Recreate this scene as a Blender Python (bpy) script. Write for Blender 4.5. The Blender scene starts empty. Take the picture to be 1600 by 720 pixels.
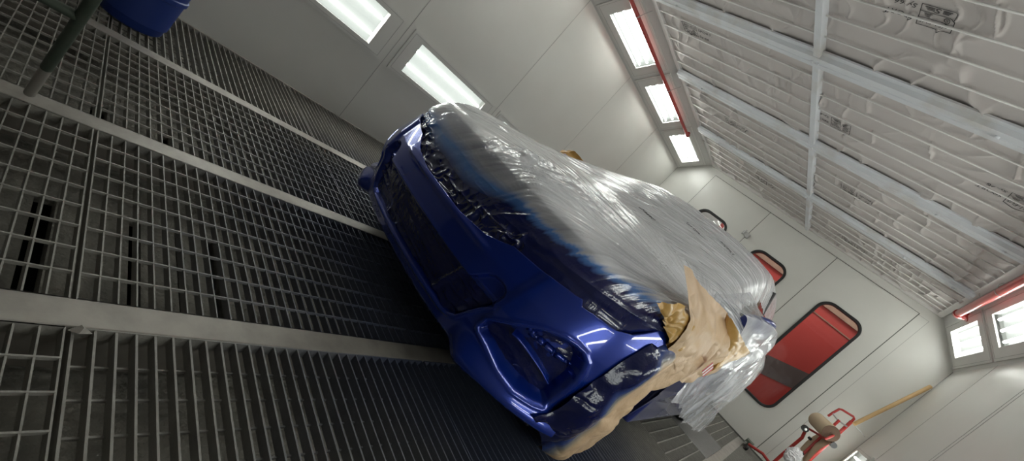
import bpy, bmesh, math
import numpy as np
from mathutils import Vector, Matrix

scn = bpy.context.scene
COL = scn.collection
rng = np.random.default_rng(7)

# ------------------------------------------------------------------ dimensions (metres)
XL, XR, YE, YB, ZC = -3.326, 0.705, 6.56, -1.9, 2.595
CLX, CLZ = -2.912, 2.245         # left cove: ceiling edge x, wall edge z
CRX, CRZ = 0.285, 2.165          # right cove
XC = -1.19                       # centre line of the car

# ------------------------------------------------------------------ materials
MATS = {}


def mat(name, color, rough=0.5, metal=0.0, spec=0.5, coat=0.0, coat_rough=0.05, noise=None, bump=None, emis=None, sheen=0):
    m = bpy.data.materials.new(name)
    m.use_nodes = True
    nt = m.node_tree
    b = nt.nodes['Principled BSDF']
    b.inputs['Base Color'].default_value = (*color, 1)
    b.inputs['Roughness'].default_value = rough
    b.inputs['Metallic'].default_value = metal
    b.inputs['Specular IOR Level'].default_value = spec
    b.inputs['Coat Weight'].default_value = coat
    b.inputs['Coat Roughness'].default_value = coat_rough
    if emis:
        b.inputs['Emission Color'].default_value = (*emis[0], 1)
        b.inputs['Emission Strength'].default_value = emis[1]
    tc = nt.nodes.new('ShaderNodeTexCoord')
    if noise:
        sc, amt, col2 = noise[:3]
        n = nt.nodes.new('ShaderNodeTexNoise')
        n.inputs['Scale'].default_value = sc
        n.inputs['Detail'].default_value = 5
        nt.links.new(tc.outputs['Object'], n.inputs['Vector'])
        r = nt.nodes.new('ShaderNodeValToRGB')
        r.color_ramp.elements[0].position = noise[3] if len(noise) > 3 else 0.35
        r.color_ramp.elements[1].position = noise[4] if len(noise) > 4 else 0.7
        mx = nt.nodes.new('ShaderNodeMix')
        mx.data_type = 'RGBA'
        mx.inputs[6].default_value = (*color, 1)
        mx.inputs[7].default_value = (*col2, 1)
        mu = nt.nodes.new('ShaderNodeMath')
        mu.operation = 'MULTIPLY'
        mu.inputs[1].default_value = amt
        nt.links.new(n.outputs['Fac'], r.inputs['Fac'])
        nt.links.new(r.outputs['Color'], mu.inputs[0])
        nt.links.new(mu.outputs[0], mx.inputs[0])
        nt.links.new(mx.outputs[2], b.inputs['Base Color'])
    if bump:
        sc, st, dist = bump
        n = nt.nodes.new('ShaderNodeTexNoise')
        n.inputs['Scale'].default_value = sc
        n.inputs['Detail'].default_value = 4
        nt.links.new(tc.outputs['Object'], n.inputs['Vector'])
        bp = nt.nodes.new('ShaderNodeBump')
        bp.inputs['Strength'].default_value = st
        bp.inputs['Distance'].default_value = dist
        nt.links.new(n.outputs['Fac'], bp.inputs['Height'])
        nt.links.new(bp.outputs['Normal'], b.inputs['Normal'])
    MATS[name] = m
    return m


M_WALL = mat('wall_enamel', (0.64, 0.63, 0.59), 0.32, spec=0.5, noise=(2.2, 0.35, (0.56, 0.55, 0.51)), coat=0.15, coat_rough=0.2)
M_SEAM = mat('seam_shadow_gap', (0.12, 0.12, 0.11), 0.8)
M_SEAL = mat('seam_sealant', (0.36, 0.355, 0.335), 0.6)
M_FRAME = mat('lamp_frame_white', (0.62, 0.61, 0.58), 0.4)
M_COVE = mat('cove_white', (0.56, 0.55, 0.53), 0.4)
M_CEIL = mat('filter_cloth', (0.56, 0.52, 0.50), 0.95, noise=(3, 0.5, (0.50, 0.465, 0.45)), bump=(500, 0.25, 0.002))
M_ROD = mat('rod_white', (0.70, 0.68, 0.66), 0.45)
M_BEAM = mat('ceiling_beam_white', (0.68, 0.70, 0.73), 0.4, noise=(5, 0.6, (0.50, 0.46, 0.40), 0.5, 0.75))
M_INK = mat('black_ink', (0.03, 0.03, 0.03), 0.8)
M_STEEL = mat('beam_steel', (0.36, 0.335, 0.30), 0.45, metal=0.35, noise=(14, 0.7, (0.24, 0.22, 0.20), 0.4, 0.7), bump=(60, .2, .002))
M_RIM = mat('black_rubber', (0.012, 0.012, 0.012), 0.5)
M_RED = mat('red_paint', (0.42, 0.035, 0.03), 0.35, noise=(20, .4, (0.30, .03, .025)))
M_REDPIPE = mat('red_pipe_paint', (0.40, 0.05, 0.045), 0.3, coat=.3)
M_METAL = mat('zinc_metal', (0.45, 0.45, 0.44), 0.35, metal=0.9)
M_GREEN = mat('dark_green_paint', (0.055, 0.075, 0.055), 0.5, noise=(30, .5, (0.10, .11, .09)))
M_PRIMER = mat('bare_grey_tube', (0.36, 0.335, 0.30), 0.5, metal=.2)
M_BLUEPL = mat('blue_plastic', (0.012, 0.035, 0.20), 0.45, noise=(8, .4, (0.02, .05, .24)))
M_WOOD = mat('pale_wood', (0.50, 0.33, 0.15), 0.5, noise=(12, .5, (0.42, .26, .11)))
M_KRAFT_CORE = mat('roll_end_brown', (0.095, 0.052, 0.03), 0.8, noise=(60, .4, (0.07, .035, .02)))
M_ROLL = mat('roll_paper', (0.55, 0.43, 0.29), 0.7)
M_BAG = mat('white_plastic_bag', (0.75, 0.73, 0.74), 0.4)
M_PIT = mat('pit_filter_mat', (0.30, 0.285, 0.25), 0.95, noise=(9, 0.8, (0.17, 0.165, 0.15)), bump=(26, 0.8, 0.03))
M_DARK = mat('pit_dark', (0.01, 0.01, 0.01), 0.9)
M_CONC = mat('grey_plate', (0.17, 0.165, 0.16), 0.6, noise=(30, .5, (.12, .12, .115)), bump=(200, .3, .002))
M_TYRE = mat('tyre_rubber', (0.02, 0.02, 0.02), 0.8)
M_ALLOY = mat('alloy', (0.5, 0.5, 0.52), 0.3, metal=1)
M_GLASSD = mat('dark_car_glass', (0.02, 0.025, 0.025), 0.08, spec=.8)
M_BLACKP = mat('black_car_plastic', (0.03, 0.03, 0.032), 0.5)
M_HEADL = mat('headlamp_lens', (0.25, 0.26, 0.28), 0.1, spec=.8, coat=1)
M_TAPE = mat('white_tape', (0.8, 0.8, 0.8), 0.5)
M_TAPER = mat('red_tape', (0.55, 0.03, 0.05), 0.5)
M_HALLRED = mat('hall_red_sheet', (0.46, 0.045, 0.035), 0.6, noise=(1.5, .4, (.38, .035, .03)))
M_HALLDK = mat('hall_dark_band', (0.10, 0.075, 0.07), 0.8)
M_HALLBR = mat('hall_cardboard', (0.24, 0.13, 0.09), 0.8, noise=(9, .8, (.34, .22, .15)))
M_HALLWALL = mat('hall_wall', (0.4, 0.4, 0.38), 0.8)


def paint_mat(name, base, metal=0.35, rough=0.28):
    m = mat(name, base, rough, metal=metal, spec=.5, coat=1.0, coat_rough=0.03)
    nt = m.node_tree
    b = nt.nodes['Principled BSDF']
    tc = nt.nodes.new('ShaderNodeTexCoord')
    n = nt.nodes.new('ShaderNodeTexNoise')
    n.inputs['Scale'].default_value = 5
    n.inputs['Detail'].default_value = 1
    nt.links.new(tc.outputs['Object'], n.inputs['Vector'])
    bp = nt.nodes.new('ShaderNodeBump')
    bp.inputs['Strength'].default_value = 0.12
    bp.inputs['Distance'].default_value = 0.01
    nt.links.new(n.outputs['Fac'], bp.inputs['Height'])
    nt.links.new(bp.outputs['Normal'], b.inputs['Coat Normal'])
    return m


M_BLUE = paint_mat('wet_blue_paint', (0.004, 0.030, 0.31), 0.45, 0.26)
M_BODY = paint_mat('blue_body_paint', (0.02, 0.035, 0.20), 0.3, 0.35)


def grating_mat():
    m = mat('galvanised_grating', (0.33, 0.32, 0.29), 0.45, metal=0.15)
    nt = m.node_tree
    b = nt.nodes['Principled BSDF']
    geo = nt.nodes.new('ShaderNodeNewGeometry')
    # dark blue tint around the nose of the car, noise-edged, fading with distance
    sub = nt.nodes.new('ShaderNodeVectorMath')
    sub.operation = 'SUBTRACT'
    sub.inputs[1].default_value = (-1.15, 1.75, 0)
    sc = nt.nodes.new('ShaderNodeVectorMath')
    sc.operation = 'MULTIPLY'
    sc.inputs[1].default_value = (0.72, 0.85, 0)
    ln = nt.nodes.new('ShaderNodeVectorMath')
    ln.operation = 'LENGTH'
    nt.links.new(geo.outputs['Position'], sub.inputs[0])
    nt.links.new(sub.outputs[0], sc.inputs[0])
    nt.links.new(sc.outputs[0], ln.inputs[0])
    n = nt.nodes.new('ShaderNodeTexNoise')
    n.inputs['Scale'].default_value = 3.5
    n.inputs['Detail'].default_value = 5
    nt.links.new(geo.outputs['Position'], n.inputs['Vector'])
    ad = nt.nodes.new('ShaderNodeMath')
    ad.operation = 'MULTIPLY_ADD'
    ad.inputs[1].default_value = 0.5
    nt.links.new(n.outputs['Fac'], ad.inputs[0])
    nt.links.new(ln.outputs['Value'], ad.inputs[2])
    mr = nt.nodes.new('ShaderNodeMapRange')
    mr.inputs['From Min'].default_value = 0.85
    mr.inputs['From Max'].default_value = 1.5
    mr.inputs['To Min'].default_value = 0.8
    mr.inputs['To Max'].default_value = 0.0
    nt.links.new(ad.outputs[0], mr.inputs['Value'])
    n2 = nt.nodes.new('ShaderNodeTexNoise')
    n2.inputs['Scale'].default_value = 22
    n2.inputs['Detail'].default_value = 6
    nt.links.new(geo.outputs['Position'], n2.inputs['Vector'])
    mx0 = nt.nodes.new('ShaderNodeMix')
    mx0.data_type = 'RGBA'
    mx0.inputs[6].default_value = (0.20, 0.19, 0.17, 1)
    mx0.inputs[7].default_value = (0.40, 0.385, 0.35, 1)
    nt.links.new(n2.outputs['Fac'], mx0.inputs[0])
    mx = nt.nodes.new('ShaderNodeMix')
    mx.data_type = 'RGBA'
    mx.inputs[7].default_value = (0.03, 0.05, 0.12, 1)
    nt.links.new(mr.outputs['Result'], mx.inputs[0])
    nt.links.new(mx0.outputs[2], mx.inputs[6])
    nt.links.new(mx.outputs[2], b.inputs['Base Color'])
    bp = nt.nodes.new('ShaderNodeBump')
    bp.inputs['Strength'].default_value = 0.5
    bp.inputs['Distance'].default_value = 0.002
    n3 = nt.nodes.new('ShaderNodeTexNoise')
    n3.inputs['Scale'].default_value = 150
    nt.links.new(geo.outputs['Position'], n3.inputs['Vector'])
    nt.links.new(n3.outputs['Fac'], bp.inputs['Height'])
    nt.links.new(bp.outputs['Normal'], b.inputs['Normal'])
    return m


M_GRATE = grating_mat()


def film_mat(name, tint=(0.95, 0.96, 0.99), clear=0.22, bumpd=0.004, rough=0.2, spec=0.8, coat=0.5):
    """thin masking film: part see-through, part milky, glossy; painted where attribute 'paint' says so"""
    m = bpy.data.materials.new(name)
    m.use_nodes = True
    nt = m.node_tree
    N = nt.nodes
    Lk = nt.links
    b = N['Principled BSDF']
    out = N['Material Output']
    at = N.new('ShaderNodeAttribute')
    at.attribute_name = 'paint'
    fl = N.new('ShaderNodeAttribute')
    fl.attribute_name = 'flow'
    # fine pleats along the pull of the film
    nz = N.new('ShaderNodeTexNoise')
    nz.inputs['Scale'].default_value = 1.0
    nz.inputs['Detail'].default_value = 3
    Lk.new(fl.outputs['Vector'], nz.inputs['Vector'])
    tc = N.new('ShaderNodeTexCoord')
    n2 = N.new('ShaderNodeTexNoise')
    n2.inputs['Scale'].default_value = 14
    n2.inputs['Detail'].default_value = 4
    n2.inputs['Distortion'].default_value = 0.6
    Lk.new(tc.outputs['Object'], n2.inputs['Vector'])
    ad = N.new('ShaderNodeMath')
    ad.operation = 'MULTIPLY_ADD'
    ad.inputs[1].default_value = 0.7
    Lk.new(n2.outputs['Fac'], ad.inputs[0])
    Lk.new(nz.outputs['Fac'], ad.inputs[2])
    bp = N.new('ShaderNodeBump')
    bp.inputs['Strength'].default_value = 0.9
    bp.inputs['Distance'].default_value = bumpd
    Lk.new(ad.outputs[0], bp.inputs['Height'])
    Lk.new(bp.outputs['Normal'], b.inputs['Normal'])
    ramp = N.new('ShaderNodeValToRGB')
    e = ramp.color_ramp.elements
    e[0].position = 0.0
    e[0].color = (*tint, 1)
    e[1].position = 0.9
    e[1].color = (0.005, 0.010, 0.085, 1)
    x = e.new(0.42)
    x.color = (0.10, 0.25, 0.62, 1)
    Lk.new(at.outputs['Fac'], ramp.inputs['Fac'])
    Lk.new(ramp.outputs['Color'], b.inputs['Base Color'])
    b.inputs['Roughness'].default_value = rough
    b.inputs['Specular IOR Level'].default_value = spec
    b.inputs['Coat Weight'].default_value = coat
    b.inputs['Coat Roughness'].default_value = 0.06
    Lk.new(bp.outputs['Normal'], b.inputs['Coat Normal'])
    tr = N.new('ShaderNodeBsdfTransparent')
    mix = N.new('ShaderNodeMixShader')
    # opacity: clear film lets 'clear' through, less where pleated, none where painted
    mr = N.new('ShaderNodeMapRange')
    mr.inputs['From Min'].default_value = 0.3
    mr.inputs['From Max'].default_value = 0.75
    mr.inputs['To Min'].default_value = clear + 0.16
    mr.inputs['To Max'].default_value = max(clear - 0.22, 0.02)
    Lk.new(nz.outputs['Fac'], mr.inputs['Value'])
    inv = N.new('ShaderNodeMath')
    inv.operation = 'SUBTRACT'
    inv.inputs[0].default_value = 1.0
    inv.use_clamp = True
    p2 = N.new('ShaderNodeMath')
    p2.operation = 'MULTIPLY'
    p2.inputs[1].default_value = 1.6
    Lk.new(at.outputs['Fac'], p2.inputs[0])
    Lk.new(p2.outputs[0], inv.inputs[1])
    th_ = N.new('ShaderNodeAttribute')
    th_.attribute_name = 'thin'
    ta = N.new('ShaderNodeMath')
    ta.operation = 'ADD'
    ta.use_clamp = True
    Lk.new(mr.outputs['Result'], ta.inputs[0])
    Lk.new(th_.outputs['Fac'], ta.inputs[1])
    mu = N.new('ShaderNodeMath')
    mu.operation = 'MULTIPLY'
    Lk.new(ta.outputs[0], mu.inputs[0])
    Lk.new(inv.outputs[0], mu.inputs[1])
    Lk.new(mu.outputs[0], mix.inputs['Fac'])
    Lk.new(b.outputs['BSDF'], mix.inputs[1])
    Lk.new(tr.outputs['BSDF'], mix.inputs[2])
    Lk.new(mix.outputs['Shader'], out.inputs['Surface'])
    return m


M_FILM = film_mat('masking_film')
M_FILM2 = film_mat('loose_masking_film', (0.86, 0.87, 0.92), 0.50, 0.005, 0.15)


def kraft_mat(name, col, col2, rough=0.55, clear=0.0):
    m = mat(name, col, rough, spec=.4, coat=0.15, coat_rough=0.25, bump=(22, 0.5, 0.01))
    nt = m.node_tree
    b = nt.nodes['Principled BSDF']
    at = nt.nodes.new('ShaderNodeAttribute')
    at.attribute_name = 'paint'
    ramp = nt.nodes.new('ShaderNodeValToRGB')
    e = ramp.color_ramp.elements
    e[0].position = 0.0
    e[0].color = (*col, 1)
    e[1].position = 0.85
    e[1].color = (0.004, 0.007, 0.055, 1)
    x = e.new(0.35)
    x.color = (0.20, 0.20, 0.20, 1)
    x = e.new(0.6)
    x.color = (0.03, 0.06, 0.22, 1)
    x = e.new(0.12)
    x.color = (*col2, 1)
    rr_ = nt.nodes.new('ShaderNodeMapRange')
    rr_.inputs['From Max'].default_value = 0.7
    rr_.inputs['To Min'].default_value = rough
    rr_.inputs['To Max'].default_value = 0.12
    nt.links.new(at.outputs['Fac'], rr_.inputs['Value'])
    nt.links.new(rr_.outputs['Result'], b.inputs['Roughness'])
    nt.links.new(at.outputs['Fac'], ramp.inputs['Fac'])
    nt.links.new(ramp.outputs['Color'], b.inputs['Base Color'])
    return m


M_KRAFT = kraft_mat('kraft_paper', (0.60, 0.42, 0.26), (0.52, 0.38, 0.24))
M_OCHRE = kraft_mat('ochre_masking_paper', (0.55, 0.33, 0.10), (0.45, 0.30, 0.12), 0.3)


def glass_mat():
    m = bpy.data.materials.new('clear_pane')
    m.use_nodes = True
    nt = m.node_tree
    out = nt.nodes['Material Output']
    nt.nodes.remove(nt.nodes['Principled BSDF'])
    tr = nt.nodes.new('ShaderNodeBsdfTransparent')
    tr.inputs['Color'].default_value = (0.93, 0.95, 0.93, 1)
    gl = nt.nodes.new('ShaderNodeBsdfGlossy')
    gl.inputs['Roughness'].default_value = 0.03
    lw = nt.nodes.new('ShaderNodeLayerWeight')
    pw = nt.nodes.new('ShaderNodeMath')
    pw.operation = 'POWER'
    pw.inputs[1].default_value = 5
    nt.links.new(lw.outputs['Facing'], pw.inputs[0])
    fr = nt.nodes.new('ShaderNodeMath')
    fr.operation = 'MULTIPLY_ADD'
    fr.inputs[1].default_value = 0.9
    fr.inputs[2].default_value = 0.05
    nt.links.new(pw.outputs[0], fr.inputs[0])
    mx = nt.nodes.new('ShaderNodeMixShader')
    nt.links.new(fr.outputs[0], mx.inputs['Fac'])
    nt.links.new(tr.outputs['BSDF'], mx.inputs[1])
    nt.links.new(gl.outputs['BSDF'], mx.inputs[2])
    nt.links.new(mx.outputs['Shader'], out.inputs['Surface'])
    return m


M_PANE = glass_mat()
LAMP = 7.0
M_TUBE = mat('fluorescent_tube', (1, 1, 1), 0.5, emis=((0.98, 1.0, 0.97), LAMP * 2.2))
M_TRAY_GLOW = mat('lamp_tray_glow', (0.02, 0.02, 0.02), 0.6, emis=((0.93, 1.0, 0.94), 0.42))  # near-black tray given its own glow in place of bounced tube light

# ------------------------------------------------------------------ mesh helpers


def newobj(name, verts, faces, m, parent=None, smooth=False, base=(0, 0, 0), attrs=None):
    """verts in world coordinates; base = world location the object's origin is put at (parent's base if parented)"""
    me = bpy.data.meshes.new(name)
    verts = np.asarray(verts, dtype=float)
    if parent is not None:
        base = parent['_b'] if '_b' in parent else (0, 0, 0)
    me.from_pydata((verts - np.array(base)).tolist(), [], [tuple(int(i) for i in f) for f in faces])
    if isinstance(m, (list, tuple)):
        for q in m:
            me.materials.append(q)
    else:
        me.materials.append(m)
    if attrs:
        for k, (typ, data) in attrs.items():
            a = me.attributes.new(k, typ, 'POINT')
            if typ == 'FLOAT':
                a.data.foreach_set('value', np.asarray(data, dtype=np.float32).ravel())
            else:
                a.data.foreach_set('vector', np.asarray(data, dtype=np.float32).ravel())
    if smooth:
        me.polygons.foreach_set('use_smooth', [True] * len(me.polygons))
    me.update()
    o = bpy.data.objects.new(name, me)
    COL.objects.link(o)
    if parent is not None:
        o.parent = parent
        if parent.type == 'MESH':
            pass
        o['_b'] = tuple(base)
    else:
        o.location = base
        o['_b'] = tuple(base)
    return o


def fix_normals(o):
    bm = bmesh.new()
    bm.from_mesh(o.data)
    bmesh.ops.recalc_face_normals(bm, faces=bm.faces)
    bm.to_mesh(o.data)
    bm.free()


def thing(name, label, cat, base, group=None):
    o = bpy.data.objects.new(name, None)
    COL.objects.link(o)
    o.location = base
    o['_b'] = tuple(base)
    o['label'] = label
    o['category'] = cat
    o.empty_display_size = 0.1
    if group:
        o['group'] = group
    return o


def tag(o, label, cat, group=None):
    o['label'] = label
    o['category'] = cat
    if group:
        o['group'] = group
    return o


def struct(o):
    o['kind'] = 'structure'
    return o


class MB:
    """collects boxes / tubes / quads of one mesh"""

    def __init__(s):
        s.v = []
        s.f = []
        s.mi = []

    def add(s, v, f, mi=0):
        n = len(s.v)
        s.v += [tuple(map(float, p)) for p in v]
        s.f += [tuple(i + n for i in q) for q in f]
        s.mi += [mi] * len(f)
        return s

    def box(s, x0, x1, y0, y1, z0, z1, mi=0):
        v = [(x0, y0, z0), (x1, y0, z0), (x1, y1, z0), (x0, y1, z0), (x0, y0, z1), (x1, y0, z1), (x1, y1, z1), (x0, y1, z1)]
        f = [(0, 3, 2, 1), (4, 5, 6, 7), (0, 1, 5, 4), (1, 2, 6, 5), (2, 3, 7, 6), (3, 0, 4, 7)]
        return s.add(v, f, mi)

    def obox(s, c, ax, ay, az, hx, hy, hz, mi=0):
        c, ax, ay, az = map(np.array, (c, ax, ay, az))
        v = [c + ax * i * hx + ay * j * hy + az * k * hz for k in (-1, 1) for j in (-1, 1) for i in (-1, 1)]
        f = [(0, 2, 3, 1), (4, 5, 7, 6), (0, 1, 5, 4), (1, 3, 7, 5), (3, 2, 6, 7), (2, 0, 4, 6)]
        return s.add(v, f, mi)

    def tube(s, pts, r, n=14, cap=True, mi=0, radii=None):
        pts = [np.array(p, float) for p in pts]
        k = len(pts)
        rad = radii or [r] * k
        t0 = pts[1] - pts[0]
        t0 /= np.linalg.norm(t0)
        up = np.array([0, 0, 1.0]) if abs(t0[2]) < .9 else np.array([1.0, 0, 0])
        u = np.cross(t0, up)
        u /= np.linalg.norm(u)
        V = []
        for i, p in enumerate(pts):
            t = (pts[min(i + 1, k - 1)] - pts[max(i - 1, 0)])
            t /= np.linalg.norm(t)
            u = u - t * (u @ t)
            u /= np.linalg.norm(u)
            w = np.cross(t, u)
            for j in range(n):
                a = 2 * math.pi * j / n
                V.append(p + (u * math.cos(a) + w * math.sin(a)) * rad[i])
        F = []
        for i in range(k - 1):
            for j in range(n):
                j2 = (j + 1) % n
                F.append((i * n + j, i * n + j2, (i + 1) * n + j2, (i + 1) * n + j))
        if cap:
            F.append(tuple(range(n - 1, -1, -1)))
            F.append(tuple((k - 1) * n + j for j in range(n)))
        return s.add(V, F, mi)

    def build(s, name, m, parent=None, smooth=False, base=(0, 0, 0), normals=True):
        o = newobj(name, s.v, s.f, m, parent, smooth, base)
        if isinstance(m, (list, tuple)):
            o.data.polygons.foreach_set('material_index', s.mi)
        if normals:
            fix_normals(o)
        return o


def smooth_angle(o, deg=35):
    me = o.data
    me.polygons.foreach_set('use_smooth', [True] * len(me.polygons))
    bm = bmesh.new()
    bm.from_mesh(me)
    for e in bm.edges:
        if len(e.link_faces) == 2 and e.calc_face_angle(0) > math.radians(deg):
            e.smooth = False
    bm.to_mesh(me)
    bm.free()
    return o


def bevel(o, w=0.004, seg=2):
    md = o.modifiers.new('bevel', 'BEVEL')
    md.width = w
    md.segments = seg
    md.limit_method = 'ANGLE'
    return o


def cr(P, t):
    """Catmull-Rom through rows of P (k, ...) at parameters t in [0, k-1]"""
    P = np.asarray(P, float)
    k = len(P)
    t = np.clip(np.asarray(t, float), 0, k - 1 - 1e-9)
    i = t.astype(int)
    f = (t - i).reshape((-1,) + (1,) * (P.ndim - 1))
    p1 = P[i]
    p2 = P[np.minimum(i + 1, k - 1)]
    p0 = np.where((i > 0).reshape(f.shape), P[np.maximum(i - 1, 0)], 2 * p1 - p2)
    p3 = np.where((i + 2 < k).reshape(f.shape), P[np.minimum(i + 2, k - 1)], 2 * p2 - p1)
    return 0.5 * (2 * p1 + (p2 - p0) * f + (2 * p0 - 5 * p1 + 4 * p2 - p3) * f ** 2 + (3 * p1 - p0 - 3 * p2 + p3) * f ** 3)


def loft(rows, nu, nv, tv=None):
    """rows: k lists of m points -> grid (nv, nu, 3)"""
    P = np.asarray(rows, float)
    tv = np.linspace(0, len(P) - 1, nv) if tv is None else tv
    A = cr(P, tv)                        # nv, m, 3
    B = cr(np.swapaxes(A, 0, 1), np.linspace(0, P.shape[1] - 1, nu))   # nu, nv, 3
    return np.swapaxes(B, 0, 1)


def grid_normals(G):
    du = np.gradient(G, axis=1)
    dv = np.gradient(G, axis=0)
    n = np.cross(du, dv)
    return n / np.maximum(np.linalg.norm(n, axis=2, keepdims=True), 1e-12)


def grid_faces(nv, nu, mask=None):
    i = np.arange(nv * nu).reshape(nv, nu)
    f = np.stack([i[:-1, :-1], i[:-1, 1:], i[1:, 1:], i[1:, :-1]], -1)
    if mask is not None:
        f = f[mask]
    return f.reshape(-1, 4)


def hashn(ix, iy, seed=0):
    h = (ix.astype(np.int64) * 374761393 + iy.astype(np.int64) * 668265263 + seed * 1442695041) & 0xffffffff
    h = ((h ^ (h >> 13)) * 1274126177) & 0xffffffff
    h = h ^ (h >> 16)
    return (h & 0xffffff) / float(0xffffff)


def vn(x, y, seed=0):
    ix, iy = np.floor(x), np.floor(y)
    fx, fy = x - ix, y - iy
    fx = fx * fx * (3 - 2 * fx)
    fy = fy * fy * (3 - 2 * fy)
    a = hashn(ix, iy, seed)
    b = hashn(ix + 1, iy, seed)
    c = hashn(ix, iy + 1, seed)
    d = hashn(ix + 1, iy + 1, seed)
    return (a * (1 - fx) + b * fx) * (1 - fy) + (c * (1 - fx) + d * fx) * fy


def ridge(x, y, seed=0, p=2.0):
    return (1 - np.abs(2 * vn(x, y, seed) - 1)) ** p


def sstep(a, b, x):
    t = np.clip((x - a) / (b - a), 0, 1)
    return t * t * (3 - 2 * t)


def poly_sd(px, py, poly):
    """signed distance to polygon, positive inside"""
    P = np.asarray(poly, float)
    Q = np.roll(P, -1, axis=0)
    d = np.full(px.shape, 1e9)
    ins = np.zeros(px.shape, bool)
    for (ax, ay), (bx, by) in zip(P, Q):
        ex, ey = bx - ax, by - ay
        wx, wy = px - ax, py - ay
        t = np.clip((wx * ex + wy * ey) / (ex * ex + ey * ey + 1e-12), 0, 1)
        d = np.minimum(d, np.hypot(wx - ex * t, wy - ey * t))
        c = ((ay > py) != (by > py)) & (px < ex * (py - ay) / (ey if abs(ey) > 1e-12 else 1e-12) + ax)
        ins ^= c
    return np.where(ins, d, -d)


def crumple(y, z, seed, fr=(5, 11, 23), am=(0.02, 0.01, 0.004)):
    """sharp-creased facets"""
    out = 0
    for k, (f, a) in enumerate(zip(fr, am)):
        th = 0.7 + k * 1.3 + seed
        u = y * math.cos(th) + z * math.sin(th)
        v = -y * math.sin(th) + z * math.cos(th)
        w1 = vn(u * f * .6, v * f * .6, seed * 7 + k) * 1.2
        n = vn(u * f + w1, v * f * 0.55 + 9, seed + k * 3)
        out = out + a * (np.abs(2 * n - 1) * 2 - 1)
    return out


# ------------------------------------------------------------------ room shell
def quad_panel(name, c4, m):
    o = newobj(name, c4, [(0, 1, 2, 3)], m)
    return struct(o)


T = 0.06


def holed(origin, u, v, n, ur, vr, holes, hv, depth):
    """slab behind the plane origin+u*a+v*b with rectangular openings (a-ranges in holes, common b-range hv)"""
    o_, u, v, n = (np.array(q, float) for q in (origin, u, v, n))
    mb = MB()

    def blk(a0, a1, b0, b1):
        if a1 - a0 < 1e-6 or b1 - b0 < 1e-6:
            return
        c = o_ + u * (a0 + a1) / 2 + v * (b0 + b1) / 2 - n * depth / 2
        mb.obox(c, u, v, n, (a1 - a0) / 2, (b1 - b0) / 2, depth / 2)
    blk(ur[0], ur[1], vr[0], hv[0])
    blk(ur[0], ur[1], hv[1], vr[1])
    cur = ur[0]
    for a0, a1 in sorted(holes):
        blk(cur, a0, hv[0], hv[1])
        cur = a1
    blk(cur, ur[1], hv[0], hv[1])
    return mb


PY = [-0.76, 0.46, 1.675, 2.87, 4.09, 5.28, 6.49]
GW = [((PY[i] + PY[i + 1] + .005) / 2 - .435, (PY[i] + PY[i + 1] + .005) / 2 + .435) for i in range(1, 5)]
struct(holed((XL, 0, 0), (0, 1, 0), (0, 0, 1), (1, 0, 0), (YB, YE), (-.7, CLZ), GW, (.603, .872), T).build('wall_left', M_WALL))
struct(holed((XR, 0, 0), (0, 1, 0), (0, 0, 1), (-1, 0, 0), (YB, YE), (-.7, CRZ), GW + [(5.48, 6.33)], (.603, .872), T).build('wall_right', M_WALL))
mb = MB().box(XL - T, XR + T, YB - T, YB, -0.7, ZC + .1)
struct(mb.build('wall_back', mat('back_wall_darkened', (0.10, 0.10, 0.10), 0.8)))  # unseen wall coloured dark so the bumper reflects darkness from behind

# end wall with three door leaves; windows are true openings
DX = [-2.763, -1.797, -0.830, 0.134]
DTOP = 2.478
WZ0, WZ1, WHW = 0.485, 1.985, 0.243
mb = MB()
mb.box(XL - T, DX[0], YE, YE + T, -0.7, ZC + .1)
mb.box(DX[3], XR + T, YE, YE + T, -0.7, ZC + .1)
mb.box(DX[0], DX[3], YE, YE + T, DTOP, ZC + .1)
mb.box(DX[0], DX[3], YE, YE + T, -0.7, 0.0)
struct(mb.build('wall_end', M_WALL))


def rrect(x0, x1, z0, z1, r, n=8):
    pts = []
    for cx, cz, a0 in ((x1 - r, z1 - r, 0), (x0 + r, z1 - r, 90), (x0 + r, z0 + r, 180), (x1 - r, z0 + r, 270)):
        for k in range(n + 1):
            a = math.radians(a0 + 90 * k / n)
            pts.append((cx + r * math.cos(a), cz + r * math.sin(a)))
    return pts


def ring_strip(outer, inner, y0, y1):
    """solid frame between two equal-length loops, front at y0, back at y1"""
    n = len(outer)
    V = [(x, y0, z) for x, z in outer] + [(x, y0, z) for x, z in inner] + [(x, y1, z) for x, z in outer] + [(x, y1, z) for x, z in inner]
    F = []
    for i in range(n):
        j = (i + 1) % n
        F += [(i, j, n + j, n + i), (2 * n + i, 3 * n + i, 3 * n + j, 2 * n + j), (i, 2 * n + i, 2 * n + j, j), (n + i, n + j, 3 * n + j, 3 * n + i)]
    return V, F


def rect_ray(loop, x0, x1, z0, z1):
    """outer rectangle loop matched point by point to the rounded loop"""
    cx, cz = (x0 + x1) / 2, (z0 + z1) / 2
    out = []
    for x, z in loop:
        dx, dz = x - (loop[0][0] * 0 + cx), z - cz
        k = min(((x1 if dx > 0 else x0) - cx) / dx if abs(dx) > 1e-9 else 1e9, ((z1 if dz > 0 else z0) - cz) / dz if abs(dz) > 1e-9 else 1e9)
        out.append((cx + dx * k, cz + dz * k))
    # pin nearest points to the true corners
    for c in ((x0, z0), (x0, z1), (x1, z0), (x1, z1)):
        i = min(range(len(out)), key=lambda q: (out[q][0] - c[0]) ** 2 + (out[q][1] - c[1]) ** 2)
        out[i] = c
    return out


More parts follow.
